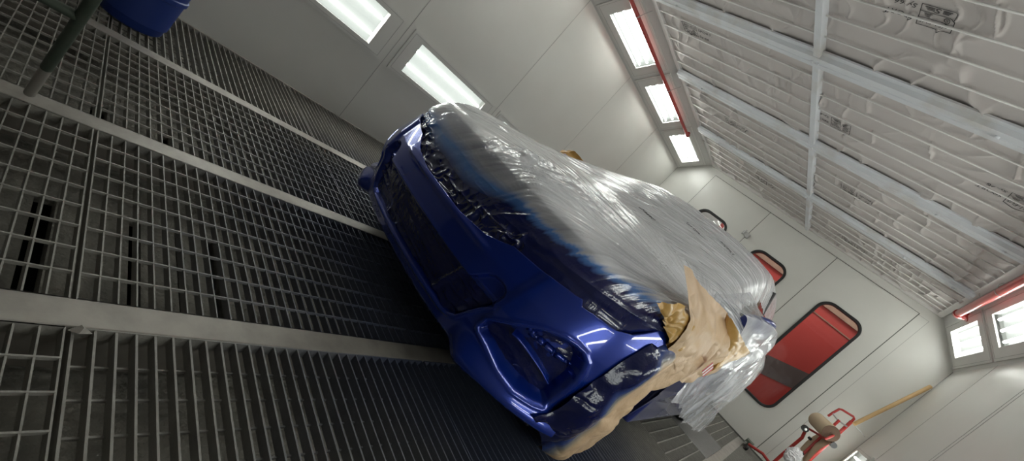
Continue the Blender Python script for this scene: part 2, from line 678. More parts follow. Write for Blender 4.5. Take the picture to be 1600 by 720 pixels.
for k in range(3):
    x0, x1 = DX[k] + .004, DX[k + 1] - .004
    wc = (DX[k + 1] - 0.08 - WHW) if k == 2 else ((DX[k] + DX[k + 1]) / 2 - 0.01)
    wc = (DX[k] + DX[k + 1]) / 2 + (0.02 if k == 2 else -0.015)
    hole = rrect(wc - WHW, wc + WHW, WZ0, WZ1, 0.13)
    outer = rect_ray(hole, x0, x1, 0.02, DTOP - .006)
    V, F = ring_strip(outer, hole, YE - 0.006, YE + 0.04)
    d = newobj('door_%d' % (k + 1), V, F, M_WALL)
    fix_normals(d)
    struct(d)
    o1 = rrect(wc - WHW - .022, wc + WHW + .022, WZ0 - .022, WZ1 + .022, 0.15)
    i1 = rrect(wc - WHW + .010, wc + WHW - .010, WZ0 + .010, WZ1 - .010, 0.12)
    V, F = ring_strip(o1, i1, YE - 0.022, YE + 0.05)
    g = newobj('window_gasket', V, F, M_RIM, d)
    fix_normals(g)
    bevel(g, .006)
    p = newobj('window_pane', [(x, YE + .012, z) for x, z in rrect(wc - WHW, wc + WHW, WZ0, WZ1, 0.13)], [tuple(range(36))], M_PANE, d)
    # thin dark gaps around the leaf
    mb = MB().box(DX[k] - .005, DX[k] + .004, YE + .0, YE + .01, 0.02, DTOP).box(DX[k], DX[k + 1], YE, YE + .01, DTOP - .006, DTOP + .004)
    if k == 2:
        mb.box(DX[3] - .004, DX[3] + .005, YE - .002, YE + .01, 0.02, DTOP)
    mb.build('gap_seal', M_SEAM, d)
    if k == 0:
        lk = MB().box(-1.865, -1.775, YE - .035, YE - .004, 2.01, 2.07).box(-1.80, -1.755, YE - .045, YE - .004, 1.995, 2.06)
        lk.tube([(-1.84, YE - .04, 2.03), (-1.84, YE - .04, 2.09)], .012)
        bevel(lk.build('door_latch', M_METAL, d), .003)
# fine panel joint right of the doors
mb = MB().box(0.242, 0.246, YE - .0015, YE, 0.0, 2.46).box(0.134, 0.246, YE - .0012, YE, 2.459, 2.462)
struct(mb.build('trim_1', M_SEAL))
# kick line at the foot of the end wall
struct(MB().box(XL, XR, YE - .03, YE - .007, -0.01, 0.018).build('baseboard_end', M_SEAM))

# hall beyond the doors, seen through the panes
for nme, bx in (('wall_hall_back', (-4.2, 1.9, 9.4, 9.45, -0.05, 3.3)), ('floor_hall', (-4.2, 1.9, 6.7, 9.4, -0.12, -0.05)), ('wall_hall_left', (-4.25, -4.2, 6.7, 9.4, -.05, 3.3)),
                ('wall_hall_right', (1.9, 1.95, 6.7, 9.4, -.05, 3.3)), ('ceiling_hall', (-4.2, 1.9, 6.63, 9.4, 3.3, 3.35))):
    struct(MB().box(*bx).build(nme, M_HALLWALL))
rs = thing('red_sheet', 'red sheet with a slanting dark band hanging beyond the door windows', 'sheet', (-0.9, 7.3, 0))
MB().box(-1.95, 0.35, 7.30, 7.33, -0.05, 2.45).build('sheet', M_HALLRED, rs)
n0 = MB()
n0.add([(-1.95, 7.296, 0.50), (0.35, 7.296, 1.36), (0.35, 7.296, 1.07), (-1.95, 7.296, 0.17)], [(0, 1, 2, 3)])
n0.add([(-1.95, 7.299, 0.50), (0.35, 7.299, 1.36), (0.35, 7.299, 1.07), (-1.95, 7.299, 0.17)], [(3, 2, 1, 0)])
n0.build('dark_band', M_HALLDK, rs, normals=False)
MB().box(-1.95, 0.35, 7.27, 7.298, 2.02, 2.45).box(-1.95, .35, 7.29, 7.298, 1.87, 1.885).build('cardboard_strip', M_HALLBR, rs)
cb = thing('light_panel', 'pale door panel beyond the leftmost round-cornered window', 'panel', (-2.5, 7.35, 0))
MB().box(-2.95, -2.0, 7.35, 7.4, -0.05, 2.4).build('sheet', M_FRAME, cb)
MB().box(-2.42, -2.36, 7.33, 7.352, 0.2, 2.3).box(-2.2, -2.17, 7.33, 7.352, 0.2, 2.3).build('rail', M_RED, cb)

# wall panel joints
mbL, mbR = MB(), MB()
for y in PY[:-1]:
    mbL.box(XL, XL + .0015, y - .002, y + .002, 0, CLZ)
    mbR.box(XR - .0015, XR, y - .002, y + .002, 0, CRZ)
mbR.box(XR - .0015, XR, 4.02, 4.025, 0, CRZ)
struct(mbL.build('trim_2', M_SEAL))
struct(mbR.build('trim_3', M_SEAL))
# dark sealant at corners
struct(MB().box(XL, XL + .006, YE - .006, YE, 0, CLZ).box(XR - .006, XR, YE - .006, YE, 0, CRZ).build('trim_4', M_SEAL))


# ---- lamp units: a frame, reflector tray, tubes and a pane, on any plane -----------------
def lamp_unit(name, label, origin, u, v, n, fu, fv, gu, gv, group, ntubes=4, thick=0.012):
    """origin + u*a + v*b; n points into the room; fu/fv frame extents, gu/gv glass extents"""
    o_, u, v, n = (np.array(q, float) for q in (origin, u, v, n))
    c = o_ + u * (fu[0] + fu[1]) / 2 + v * (fv[0] + fv[1]) / 2
    t = thing(name, label, 'lamp', tuple(c), group)

    def Pt(a, b, h):
        return o_ + u * a + v * b + n * h
    # frame: ring with front face, inner sloping reveal
    oa = [(fu[0], fv[0]), (fu[1], fv[0]), (fu[1], fv[1]), (fu[0], fv[1])]
    ia = [(gu[0], gv[0]), (gu[1], gv[0]), (gu[1], gv[1]), (gu[0], gv[1])]
    V = [Pt(a, b, 0.0) for a, b in oa] + [Pt(a, b, thick) for a, b in oa] + [Pt(a, b, thick) for a, b in ia] + [Pt(a, b, -0.02) for a, b in ia]
    F = []
    for i in range(4):
        j = (i + 1) % 4
        F += [(i, j, 4 + j, 4 + i), (4 + i, 4 + j, 8 + j, 8 + i), (8 + i, 8 + j, 12 + j, 12 + i)]
    fr = newobj('frame', V, F, M_FRAME, t)
    fix_normals(fr)
    # thin dark joint round the frame with small screws
    e = 0.004
    mb = MB()
    cc = [Pt(a, b, thick + .0005) for a, b in oa]
    ins = .022
    ob = [(fu[0] + ins, fv[0] + ins), (fu[1] - ins, fv[0] + ins), (fu[1] - ins, fv[1] - ins), (fu[0] + ins, fv[1] - ins)]
    for i in range(4):
        a, b = ob[i], ob[(i + 1) % 4]
        d = np.array([b[0] - a[0], b[1] - a[1]])
        L = np.linalg.norm(d)
        mid = Pt((a[0] + b[0]) / 2, (a[1] + b[1]) / 2, thick)
        dd = (u * d[0] + v * d[1]) / L
        mb.obox(mid, dd, np.cross(n, dd), n, L / 2, .0012, .0012)
    mb.build('joint', M_SEAL, t)
    # tray behind glass, with its own glow
    dep = 0.045
    V = [Pt(a, b, -0.0) for a, b in ia] + [Pt(a, b, -dep) for a, b in ia]
    tr = newobj('reflector', V, [(4, 5, 6, 7), (0, 1, 5, 4), (1, 2, 6, 5), (2, 3, 7, 6), (3, 0, 4, 7)], M_TRAY_GLOW, t)
    mb = MB()
    for k in range(ntubes):
        b = gv[0] + (gv[1] - gv[0]) * (k + .5) / ntubes
        mb.tube([Pt(gu[0] + .015, b, -0.022), Pt(gu[1] - .015, b, -0.022)], 0.011, 10)
    tb = mb.build('tubes', M_TUBE, t, smooth=True)
    newobj('pane', [Pt(a, b, 0.003) for a, b in ia], [(0, 1, 2, 3)], M_PANE, t)
    return t


left_words = ['beyond the frame behind the camera', 'cut by the top edge of the photo', 'right above the masked bonnet', 'low behind the car beside the bonnet', 'low behind the middle of the car', 'low behind the rear of the car']
for i in range(1, 5):
    y0 = PY[i + 1] - 1.22 + .05 if i == 0 else PY[i] + .05
    y0, y1 = PY[i] + .05, PY[i + 1] - .045
    gm = (y0 + y1) / 2
    lab = ['left wall lamp set low in the panel behind the camera', 'left wall lamp nearest the blue bucket, cut by the top edge', 'left wall lamp just above the masked front corner of the car', 'left wall lamp low behind the middle of the wrapped bonnet', 'left wall lamp low behind the windscreen of the wrapped car'][i]
    lamp_unit('wall_lamp', lab, (XL, 0, 0), (0, 1, 0), (0, 0, 1), (1, 0, 0), (y0, y1), (.552, .925), (gm - .435, gm + .435), (.603, .872), 'lamps low on the left wall', 2)
    lab = ['right wall lamp low in the panel behind the camera', 'right wall lamp low in the second panel from behind the camera', 'right wall lamp low beside the front of the car', 'right wall lamp low beside the middle of the car', 'right wall lamp low beside the rear of the car'][i]
    lamp_unit('wall_lamp', lab, (XR, 0, 0), (0, 1, 0), (0, 0, 1), (-1, 0, 0), (y0, y1), (.552, .925), (gm - .435, gm + .435), (.603, .872), 'lamps low on the right wall', 2)
lamp_unit('wall_lamp', 'right wall lamp low in the corner behind the red paper trolley', (XR, 0, 0), (0, 1, 0), (0, 0, 1), (-1, 0, 0), (5.36, 6.44), (.552, .925), (5.48, 6.33), (.603, .872), 'lamps low on the right wall', 2)

# ---- coves ------------------------------------------------------------------------------
aL = np.array([CLX - XL, 0, ZC - CLZ])
LL = np.linalg.norm(aL)
aL = aL / LL
nL = np.array([aL[2], 0, -aL[0]])
aR = np.array([CRX - XR, 0, ZC - CRZ])
LR = np.linalg.norm(aR)
aR = aR / LR
nR = np.array([-abs(aR[2]), 0, -abs(aR[0])])
GC = [5.945 - 1.212 * (5 - i) for i in range(6)]
struct(holed((XL, 0, CLZ), (0, 1, 0), aL, nL, (YB, YE), (0, LL), [(g - .425, g + .425) for g in GC[1:]], (.20 * LL, .665 * LL), T).build('trim_5', M_COVE))
struct(holed((XR, 0, CRZ), (0, 1, 0), aR, nR, (YB, YE), (0, LR), [(g - .445, g + .405) for g in GC[1:]], (.22 * LR, .67 * LR), T).build('trim_6', M_COVE))
cl = ['left cove lamp behind the camera', 'left cove lamp above the blue bucket, outside the top edge', 'left cove lamp next before the topmost visible one', 'largest and topmost visible left cove lamp beside the red pipe', 'middle left cove lamp of the three in view beside the red pipe', 'smallest left cove lamp at the end wall below the pipe end']
crl = ['right cove lamp behind the camera', 'right cove lamp above the camera on the right', 'right cove lamp overhead beside the front of the car', 'right cove lamp overhead beside the middle of the car', 'larger right cove lamp cut by the right edge of the photo', 'smaller right cove lamp in the end wall corner by the pipe elbow']
for i in range(1, 6):
    gc = 5.945 - 1.212 * (5 - i)
    lamp_unit('cove_lamp', cl[i], (XL, 0, CLZ), (0, 1, 0), aL, nL, (gc - .58, gc + .58), (.05 * LL, .80 * LL), (gc - .425, gc + .425), (.20 * LL, .665 * LL), 'lamps along the left cove', 3)
    lamp_unit('cove_lamp', crl[i], (XR, 0, CRZ), (0, 1, 0), aR, nR, (gc - .58 - .02, gc + .58 - .02), (.05 * LR, .80 * LR), (gc - .445, gc + .405), (.22 * LR, .67 * LR), 'lamps along the right cove', 3)

# red pipes with elbow and brackets
for side, (o0, a, n, L, tpos, yend, rr) in enumerate((((XL, 0, CLZ), aL, nL, LL, .69, 5.44, .020), ((XR, 0, CRZ), aR, nR, LR, .82, 5.72, .032))):
    c = np.array(o0) + a * L * tpos + n * .075
    lab = 'red pipe running along the left cove beside three lamps' if side == 0 else 'thicker red pipe with an elbow along the right cove'
    t = thing('red_pipe', lab, 'pipe', (c[0], yend, c[2]))
    mb = MB().tube([(c[0], YB + .02, c[2]), (c[0], yend, c[2])], rr, 16)
    smooth_angle(mb.build('pipe', M_REDPIPE, t))
    mb = MB()
    e = c - n * .055 - a * .01
    mb.tube([(c[0], yend - .03, c[2]), (c[0], yend + .02, c[2]), (c[0] - n[0] * .02, yend + .045, c[2] - n[2] * .02), (e[0], yend + .05, e[2])], rr * 1.25, 14)
    mb.tube([(e[0], yend + .05, e[2]), (e[0] - n[0] * .02, yend + .05, e[2] - n[2] * .02)], rr * 1.7, 14)
    smooth_angle(mb.build('elbow', M_REDPIPE, t))
    for yb in (yend - 1.08, yend - 2.3, yend - 3.5, yend - 4.7):
        mb = MB().tube([(c[0] + n[0] * rr, yb, c[2] + n[2] * rr), tuple(c + a * .06 + np.array([0, yb, 0])), tuple(c + a * (.13 if side == 0 else .07) - n * .03 + np.array([0, yb + .02, 0]))], .004, 8)
        mb.tube([(c[0], yb - .006, c[2]), (c[0], yb + .006, c[2])], rr + .003, 16)
        mb.build('pipe_bracket', M_METAL, t)

# ------------------------------------------------------------------ ceiling
BEAMS = [-1.88, -0.66, 0.55, 1.76, 2.945, 4.15, 5.37]
nx, ny = 660, 900
xs = np.linspace(CLX, CRX, nx)
ys = np.linspace(YB, YE, ny)
X, Y = np.meshgrid(xs, ys)


def rod_ys():
    r = []
    bs = BEAMS + [6.53]
    for a, b in zip(bs[:-1], bs[1:]):
        n = 5
        r += [a + .04 + (b - a - .08) * (k + 1) / (n + 1) for k in range(n)]
    return r


RODS = rod_ys()
RA = np.array(sorted(RODS + BEAMS + [YB, YE]))


def cloth_z(X, Y):
    i = np.clip(np.searchsorted(RA, Y) - 1, 0, len(RA) - 2)
    f = (Y - RA[i]) / (RA[i + 1] - RA[i])
    sag = np.sin(np.pi * np.clip(f, 0, 1)) ** 0.7
    w = vn(X * 1.2 + 3, Y * 2.0, 5)
    c1 = ridge(X * 5.2 + 0.5 * vn(X * 2, Y * 6, 3), Y * 1.5 + i * .55, 11, 14)
    c2 = ridge(X * 11 + 0.9 * vn(X * 3, Y * 7, 4), Y * 2.6 + i * 3.1, 12, 8) * sstep(.35, .8, vn(X * 1.1, Y * 1.1 + i, 8))
    c3 = ridge(X * 6 + Y * 5, Y * 3 + i * 7.3, 21, 9) * sstep(.45, .8, vn(X * .9 + 7, Y * .9, 9))
    return ZC - 0.006 - sag * (0.002 + 0.004 * w) - sag ** .4 * (0.030 * c1 + 0.020 * c2 + 0.017 * c3) + .009


Z = cloth_z(X, Y)
G = np.stack([X, Y, Z], -1)
ceil = newobj('ceiling', G.reshape(-1, 3), grid_faces(ny, nx)[:, ::-1], M_CEIL, smooth=True)
struct(ceil)
struct(MB().box(XL - T, XR + T, YB, YE + T, ZC + .1, ZC + .15).build('roof', M_WALL))
# edge frames of the filter bays
for k, (x0, x1) in enumerate(((CLX - .005, CLX + .05), (CRX - .05, CRX + .005))):
    struct(bevel(MB().box(x0, x1, YB, YE, ZC - .028, ZC + .01).build('trim_%d' % (7 + k), M_ROD), .004))
struct(bevel(MB().box(CLX, CRX, YE - .07, YE - .001, ZC - .03, ZC + .01).build('trim_9', M_ROD), .004))
mb = MB()
for y in RODS:
    mb.tube([(CLX + .03, y, ZC - .020), (CRX - .03, y, ZC - .020)], .0055, 8)
struct(mb.build('trim_10', M_ROD, smooth=True))
mb = MB()
for y in BEAMS:
    # hat-section rail
    w, w2, h, h2 = .088, .05, .012, .042
    prof = [(-w, 0), (-w, -h), (-w2 - .008, -h - .004), (-w2, -h2), (-.012, -h2), (-.008, -h2 + .004), (.008, -h2 + .004), (.012, -h2), (w2, -h2), (w2 + .008, -h - .004), (w, -h), (w, 0)]
    V = [(xx, y + a, ZC - .016 + b) for xx in (CLX + .02, CRX - .02) for a, b in prof]
    n = len(prof)
    mb.add(V, [(i, (i + 1) % n, n + (i + 1) % n, n + i) for i in range(n)] + [tuple(range(n)), tuple(range(2 * n - 1, n - 1, -1))])
struct(mb.build('trim_11', M_BEAM))
mb = MB().box(-1.338, -1.292, YB, YE - .03, ZC - .052, ZC - .0)
for y in BEAMS:
    for dx in (-.02, .02):
        mb.tube([(-1.315 + dx, y + .0, ZC - .072), (-1.315 + dx, y, ZC - .05)], .011, 8)
for y in BEAMS[3:]:
    for x in (-2.55, -.3, .12):
        mb.tube([(x, y, ZC - .07), (x, y, ZC - .05)], .012, 8)
struct(bevel(mb.build('trim_12', M_BEAM), .003))


# black printing on the filter cloth
def text_verts(s, size):
    cu = bpy.data.curves.new('t', 'FONT')
    cu.body = s
    cu.size = size
    cu.resolution_u = 3
    o = bpy.data.objects.new('t', cu)
    COL.objects.link(o)
    dg = bpy.context.evaluated_depsgraph_get()
    me = bpy.data.meshes.new_from_object(o.evaluated_get(dg))
    V = np.array([v.co[:] for v in me.vertices])
    F = [tuple(p.vertices) for p in me.polygons]
    bpy.data.objects.remove(o)
    return V, F


def stamp(x0, y0, sc=1.0, flip=False, extra=True):
    """box stamp, 0.15 wide, 0.135 high; text upright towards +y, reading towards -x"""
    mb = MB()

    def put(pts, faces):
        P = np.array([(x0 - a * sc, y0 + b * sc, 0) for a, b in pts]) if not flip else np.array([(x0 + a * sc, y0 - b * sc, 0) for a, b in pts])
        z = cloth_z(P[:, 0], P[:, 1]) - .0035
        P[:, 2] = z
        mb.add(P, faces)

    def line(a, b, w=.0036):
        a, b = np.array(a, float), np.array(b, float)
        d = b - a
        L = np.linalg.norm(d)
        d /= L
        p = np.array([-d[1], d[0]]) * w / 2
        n = max(2, int(L / .01))
        pts = []
        for i in range(n + 1):
            c = a + d * L * i / n
            pts += [tuple(c - p), tuple(c + p)]
        put(pts, [(2 * i, 2 * i + 1, 2 * i + 3, 2 * i + 2) for i in range(n)])

    def txt(s, x, y, h, wscale=1.0, shear=.25):
        V, F = text_verts(s, h * 1.4)
        put([(x + v[0] * wscale + v[1] * shear, y + v[1]) for v in V], F)
    W, H = .15, .135
    for a, b in (((0, 0), (W, 0)), ((W, 0), (W, H)), ((W, H), (0, H)), ((0, H), (0, 0)), ((0, .045), (W, .045)), ((0, .085), (W, .085))):
        line(a, b)
    txt('6/61-EU5', .012, .094, .024, 1.0)
    txt('S', .062, .006, .032, 1.3)
    for q in range(3):
        line((.018 + .006 * q, .012 + .008 * q), (.058, .012 + .008 * q), .005)
        line((.092, .012 + .008 * q), (.135 - .006 * q, .012 + .008 * q), .005)
    ring = [(.030 + .015 * math.cos(a) * k, .065 + .015 * math.sin(a) * k) for a in np.linspace(0, 2 * math.pi, 17)[:-1] for k in (1, .75)]
    put(ring, [(2 * i, 2 * i + 1, (2 * i + 3) % 32, (2 * i + 2) % 32) for i in range(16)])
    txt('B', .024, .056, .014, 1, 0)
    for q in range(3):
        line((.095 + .004 * q, .055 + .009 * q), (.132 - .004 * q, .055 + .009 * q), .004)
    if extra:
        txt('SPORT.', .165, .085, .030, 1.1)
        txt('Sy-66', .165, .012, .030, 1.1)
    o = mb.build('filter_stamp', M_INK, ceil, normals=False)
    return o


stamp(-0.695, 2.275, 1.0)
stamp(-2.62, 3.36, 1.05, True)
stamp(-2.38, 4.77, 1.0, True)
stamp(-1.05, 3.62, 1.0)
stamp(-1.03, 4.80, 1.0, True)
stamp(-2.07, 5.92, 1.05, True)
stamp(-0.90, 6.17, 1.0, True)
stamp(0.06, 3.50, 1.0)

# ------------------------------------------------------------------ floor: beams, gratings, pit
FB = [-2.49, -1.655, -0.852, -0.03]
mb = MB()
for x in FB:
    mb.box(x - .038, x + .038, YB, YE, -0.12, 0.001)
mb.box(XL, XL + .02, YB, YE, -.12, .001).box(XR - .03, XR, YB, YE, -.12, .001)
struct(bevel(mb.build('floor', M_STEEL), .003))
mb = MB()
# filter mats lying in the pit, laid as strips with open slots between some of them
slots = {0: [(0.02, .06)], 1: [(.30, .05), (.52, .04), (-.2, .05)], 2: [(.215, .045), (.418, .03), (.535, .02), (.635, .034), (-.10, .05)], 3: [(-.3, .04)], 4: []}
xe = [XL] + FB + [XR]
for r in range(5):
    x0, x1 = xe[r], xe[r + 1]
    ycur = YB
    for s, w in sorted(slots[r]):
        mb.box(x0, x1, ycur, s - w / 2, -0.20, -0.165)
        ycur = s + w / 2
    mb.box(x0, x1, ycur, YE, -0.20, -0.165)
    for s, w in sorted(slots[r]):
        # the slot is only open along part of the row
        mb.box(x0, x0 + (.2 if r == 2 else .36), s - w / 2, s + w / 2, -0.20, -0.167)
        mb.box(x1 - .16, x1, s - w / 2, s + w / 2, -0.20, -0.167)
struct(mb.build('floor_mat', M_PIT))
struct(MB().box(XL, XR, YB, YE, -0.72, -0.68).build('floor_pit', M_DARK))


def grating(x0, x1, y0, y1, kind, name_lab, group):
    """steel grating panel: load bars along x every 33 mm, cross rods along y every 77 mm"""
    base = ((x0 + x1) / 2, (y0 + y1) / 2, 0)
    mb = MB()
    n = max(1, int(round((y1 - y0) / .0332)))
    deep = .030 if kind != 'mesh' else .026
    for k in range(n + 1):
        y = y0 + (y1 - y0) * k / n
        t = .0016 if kind != 'bar' else .0022
        mb.box(x0, x1, y - t, y + t, -deep, -0.001)
    m = int(round((x1 - x0) / .0765))
    for k in range(m + 1):
        x = x0 + (x1 - x0) * k / m
        if kind == 'mesh':
            mb.box(x - .0019, x + .0019, y0, y1, -.008, 0.0)
        elif kind == 'rod':
            mb.box(x - .0035, x + .0035, y0, y1, -.008, 0.0015)
        else:
            mb.box(x - .0022, x + .0022, y0, y1, -.029, -.023)
    mb.box(x0 - .001, x0 + .002, y0, y1, -deep, 0.0)
    mb.box(x1 - .002, x1 + .001, y0, y1, -deep, 0.0)
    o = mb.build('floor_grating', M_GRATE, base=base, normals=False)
    tag(o, name_lab, 'grating', group)
    return o


rows = [(XL + .02, FB[0] - .039, 'left wall row'), (FB[0] + .039, FB[1] - .039, 'second row from left'), (FB[1] + .039, FB[2] - .039, 'row under car middle'),
        (FB[2] + .039, FB[3] - .039, 'row under right wheels'), (FB[3] + .039, XR - .03, 'right wall row')]
YG = [-1.72, -.74, .25, 1.235, 2.215, 3.18, 4.10, 5.0, 5.98, 6.53]
place = ['rearmost behind the camera', 'nearest the camera', 'first full one before the car', 'at the nose of the car', 'under the front of the car', 'under the cabin of the car', 'under the rear of the car', 'behind the car', 'narrow one at the end wall']
for r, (x0, x1, rn) in enumerate(rows):
    for k in range(1, 9):
        y0, y1 = YG[k] + .006, YG[k + 1] - .006
        kind = 'mesh'
        if r == 3:
            kind = 'bar' if 2 <= k <= 4 else ('rod' if k >= 5 else 'mesh')
        if r == 0:
            kind = 'mesh' if k < 2 else 'bar'
        if r == 4:
            kind = 'bar'
        if r == 3 and k == 6:
            o = MB().box(x0, x1, y0, y1, -.03, 0.0).build('floor_plate', M_CONC, base=((x0 + x1) / 2, (y0 + y1) / 2, 0))
            bevel(o, .002)
            tag(o, 'solid dark grey floor plate beside the rear of the car', 'plate')
            continue
        word = {'mesh': 'square-mesh steel grating panel', 'bar': 'barred steel grating panel', 'rod': 'dark grating panel with bright rods'}[kind]
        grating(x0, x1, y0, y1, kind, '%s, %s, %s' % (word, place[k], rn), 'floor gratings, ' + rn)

# ------------------------------------------------------------------ the car
CAR = thing('car', 'blue hatchback wrapped in clear film with a freshly sprayed blue bumper', 'car', (XC, 3.1, 0))
W2, DD, NN = .87, .68, 2.6
ZF = np.array([(0, 1.20), (.12, 1.15), (.2, 1.10), (.3, 1.075), (.42, 1.06), (.5, 1.075), (.6, 1.11), (.72, 1.17), (.8, 1.25)])


def yf(z):
    return np.interp(z, ZF[:, 0], ZF[:, 1])


def off(xp):
    u = np.clip(np.abs(xp) / W2, 0, .99999)
    return DD * (1 - (1 - u ** NN) ** (1 / NN))


# plan curve by arc length
th = np.linspace(0, math.pi / 2, 2001)
px_ = W2 * np.sin(th) ** (2 / NN)
py_ = DD * (1 - np.cos(th) ** (2 / NN))
sl = np.concatenate([[0], np.cumsum(np.hypot(np.diff(px_), np.diff(py_)))])


def plan(s):
    a = np.abs(s)
    ext = np.maximum(a - sl[-1], 0)
    return np.sign(s) * np.interp(a, sl, px_), np.interp(a, sl, py_) + ext


def s_of_y(dy):
    return np.interp(dy, py_, sl)


TOPX = np.array([0, .15, .29, .36, .39, .5, .625, .64, .655, .69, .75, .785, .80, .817, .87])
TOPZ = np.array([.518, .518, .535, .563, .578, .59, .607, .612, .596, .603, .61, .635, .666, .715, .70])
OPEN = [(0, .402), (.494, .402), (.484, .385), (.462, .355), (.430, .30), (.41, .268), (.385, .252), (.35, .245), (0, .243)]
OPEN = OPEN + [(-x, z) for x, z in OPEN[::-1][1:-1]]
VENT = [(.508, .315), (.516, .355), (.576, .403), (.612, .434), (.645, .463), (.693, .484), (.72, .489), (.742, .487), (.760, .471), (.772, .44), (.778, .40), (.776, .358), (.768, .285), (.762, .268), (.741, .263), (.685, .258), (.62, .270), (.561, .289), (.52, .303)]
VENTL = [(-x, z) for x, z in VENT[::-1]]


def bumper_pt(s, z):
    x, dy = plan(s)
    return x, yf(z) + dy


def skirt_out(x, z):
    return .050 * sstep(.285, .205, z) * sstep(.42, .52, np.abs(x))


def cheek(x, z):
    c = .014 * sstep(.495, .535, np.abs(x) + (z - .5) * -.12) * sstep(.30, .40, z) * sstep(.83, .70, np.abs(x))
    return c


nu, nv = 620, 132
zz = np.linspace(0, 1, nv)
aa = np.linspace(-1, 1, nu)
ARCZ = np.array([.0, .17, .243, .30, .388, .459, .556, .619, .676, .72])
ARCY = np.array([1.42, 1.42, 1.430, 1.429, 1.434, 1.454, 1.497, 1.547, 1.600, 1.61])
Gb = np.zeros((nv, nu, 3))
A, B = np.meshgrid(aa, zz)
zcur = .185 + B * .4
for it in range(6):
    yend = np.interp(zcur, ARCZ, ARCY)
    send = s_of_y(yend - yf(zcur))
    # rearmost top tip leans back less
    S = A * send
    xs_, _ = plan(S)
    zt = np.interp(np.abs(xs_), TOPX, TOPZ)
    zb = .192 + .012 * sstep(.3, .8, np.abs(xs_)) + .0 * zt
    zcur = zb + (zt - zb) * B
xp, dy = plan(S)
P0 = np.stack([xp + XC, yf(zcur) + dy, zcur], -1)
nrm = grid_normals(P0)
# outward = away from car centre (towards -y / sideways)
flipm = np.sign((nrm * np.stack([xp, -np.ones_like(xp), np.zeros_like(xp)], -1)).sum(-1, keepdims=True))
nrm = nrm * flipm
sdo = poly_sd(xp, zcur, OPEN)
sdv = np.maximum(poly_sd(xp, zcur, VENT), poly_sd(xp, zcur, VENTL))
disp = cheek(xp, zcur) + skirt_out(xp, zcur)
NOTCH = [(.36, .395), (.385, .425), (.412, .460), (.43, .473), (.455, .477), (.478, .473), (.494, .462), (.501, .445), (.50, .425), (.492, .395)]
sdn = np.maximum(poly_sd(xp, zcur, NOTCH), poly_sd(xp, zcur, [(-x, z) for x, z in NOTCH[::-1]]))
rec_o = np.maximum(sstep(-.003, .010, sdo) * .042, sstep(-.004, .010, sdn) * .020)
rec_v = sstep(-.006, .014, sdv) * .058
# raised bead along the opening and vent rims
bead = .004 * np.exp(-((sdo + .010) / .006) ** 2) + .005 * np.exp(-((sdv + .012) / .007) ** 2)
# soft hollow above the grille bar and below headlamp tab
bar = .006 * np.exp(-((zcur - .505) / .012) ** 2) * sstep(.37, .30, np.abs(xp))
notch = -.010 * sstep(.625, .66, np.abs(xp)) * sstep(.03, .0, np.interp(np.abs(xp), TOPX, TOPZ) - zcur) * 0
Pb = P0 + nrm * (disp + bead + bar + notch - rec_o - rec_v)[..., None]
BUMP_N = nrm
mk = np.ones((nv - 1, nu - 1), bool)
fb = grid_faces(nv, nu)
bo = newobj('bumper', Pb.reshape(-1, 3), fb, M_BLUE, CAR, smooth=True)
md = bo.modifiers.new('thick', 'SOLIDIFY')
md.thickness = 0.012
md.offset = -1
fix_normals(bo)


def bsurf(x, z, h=0.0):
    """point on bumper base surface at car x, height z, pushed outwards by h"""
    x = np.asarray(x, float)
    z = np.asarray(z, float)
    y = yf(z) + off(x)
    e = 1e-4
    dydx = (off(x + e) - off(x - e)) / (2 * e)
    dydx = np.clip(dydx, -6, 6)
    dydz = (yf(z + .02) - yf(z - .02)) / .04
    n = np.stack([dydx, -np.ones_like(x), dydz], -1)
    n /= np.linalg.norm(n, axis=-1, keepdims=True)
    P = np.stack([x + XC, y, z], -1)
    return P + n * np.asarray(h)[..., None]


def poly_patch(name, poly, hfun, m, parent=None, cell=.004, paint=None, base=(0, 0, 0), inset=0.0, flow=None):
    """mesh filling polygon (car x, z) on the bumper surface at offset hfun(x, z, sd)"""
    P = np.array(poly)
    x0, x1 = P[:, 0].min(), P[:, 0].max()
    z0, z1 = P[:, 1].min(), P[:, 1].max()
    nx_ = int((x1 - x0) / cell) + 2
    nz_ = int((z1 - z0) / cell) + 2
    Xg, Zg = np.meshgrid(np.linspace(x0, x1, nx_), np.linspace(z0, z1, nz_))
    sd = poly_sd(Xg, Zg, poly)
    keep = (sd[:-1, :-1] > inset) & (sd[1:, 1:] > inset) & (sd[1:, :-1] > inset) & (sd[:-1, 1:] > inset)
    Q = bsurf(Xg, Zg, hfun(Xg, Zg, sd))
    f = grid_faces(nz_, nx_, keep)
    used = np.unique(f)
    rm = -np.ones(nx_ * nz_, int)
    rm[used] = np.arange(len(used))
    V = Q.reshape(-1, 3)[used]
    pv = (paint(Xg, Zg) if paint else np.ones_like(Xg)).reshape(-1)[used]
    fl = (flow(Xg, Zg) if flow else np.stack([Xg * 30, Zg * 30, 0 * Xg], -1)).reshape(-1, 3)[used]
    o = newobj(name, V, rm[f], m, parent, True, base, {'paint': ('FLOAT', pv), 'flow': ('FLOAT_VECTOR', fl)})
    return o


def crinkle(x, z, seed=0, amp=1.0):
    a = ridge(x * 14 + 1.5 * vn(x * 9, z * 9, seed), z * 30, seed + 1, 3) * .006
    b = ridge(x * 34, z * 40 + 2 * vn(x * 20, z * 20, seed + 5), seed + 2, 3) * .0035
    return (a + b) * amp


M_PFILM = film_mat('painted_masking_film', (0.5, 0.55, 0.7), 0.1, 0.006, 0.13, 0.45, 0.2)


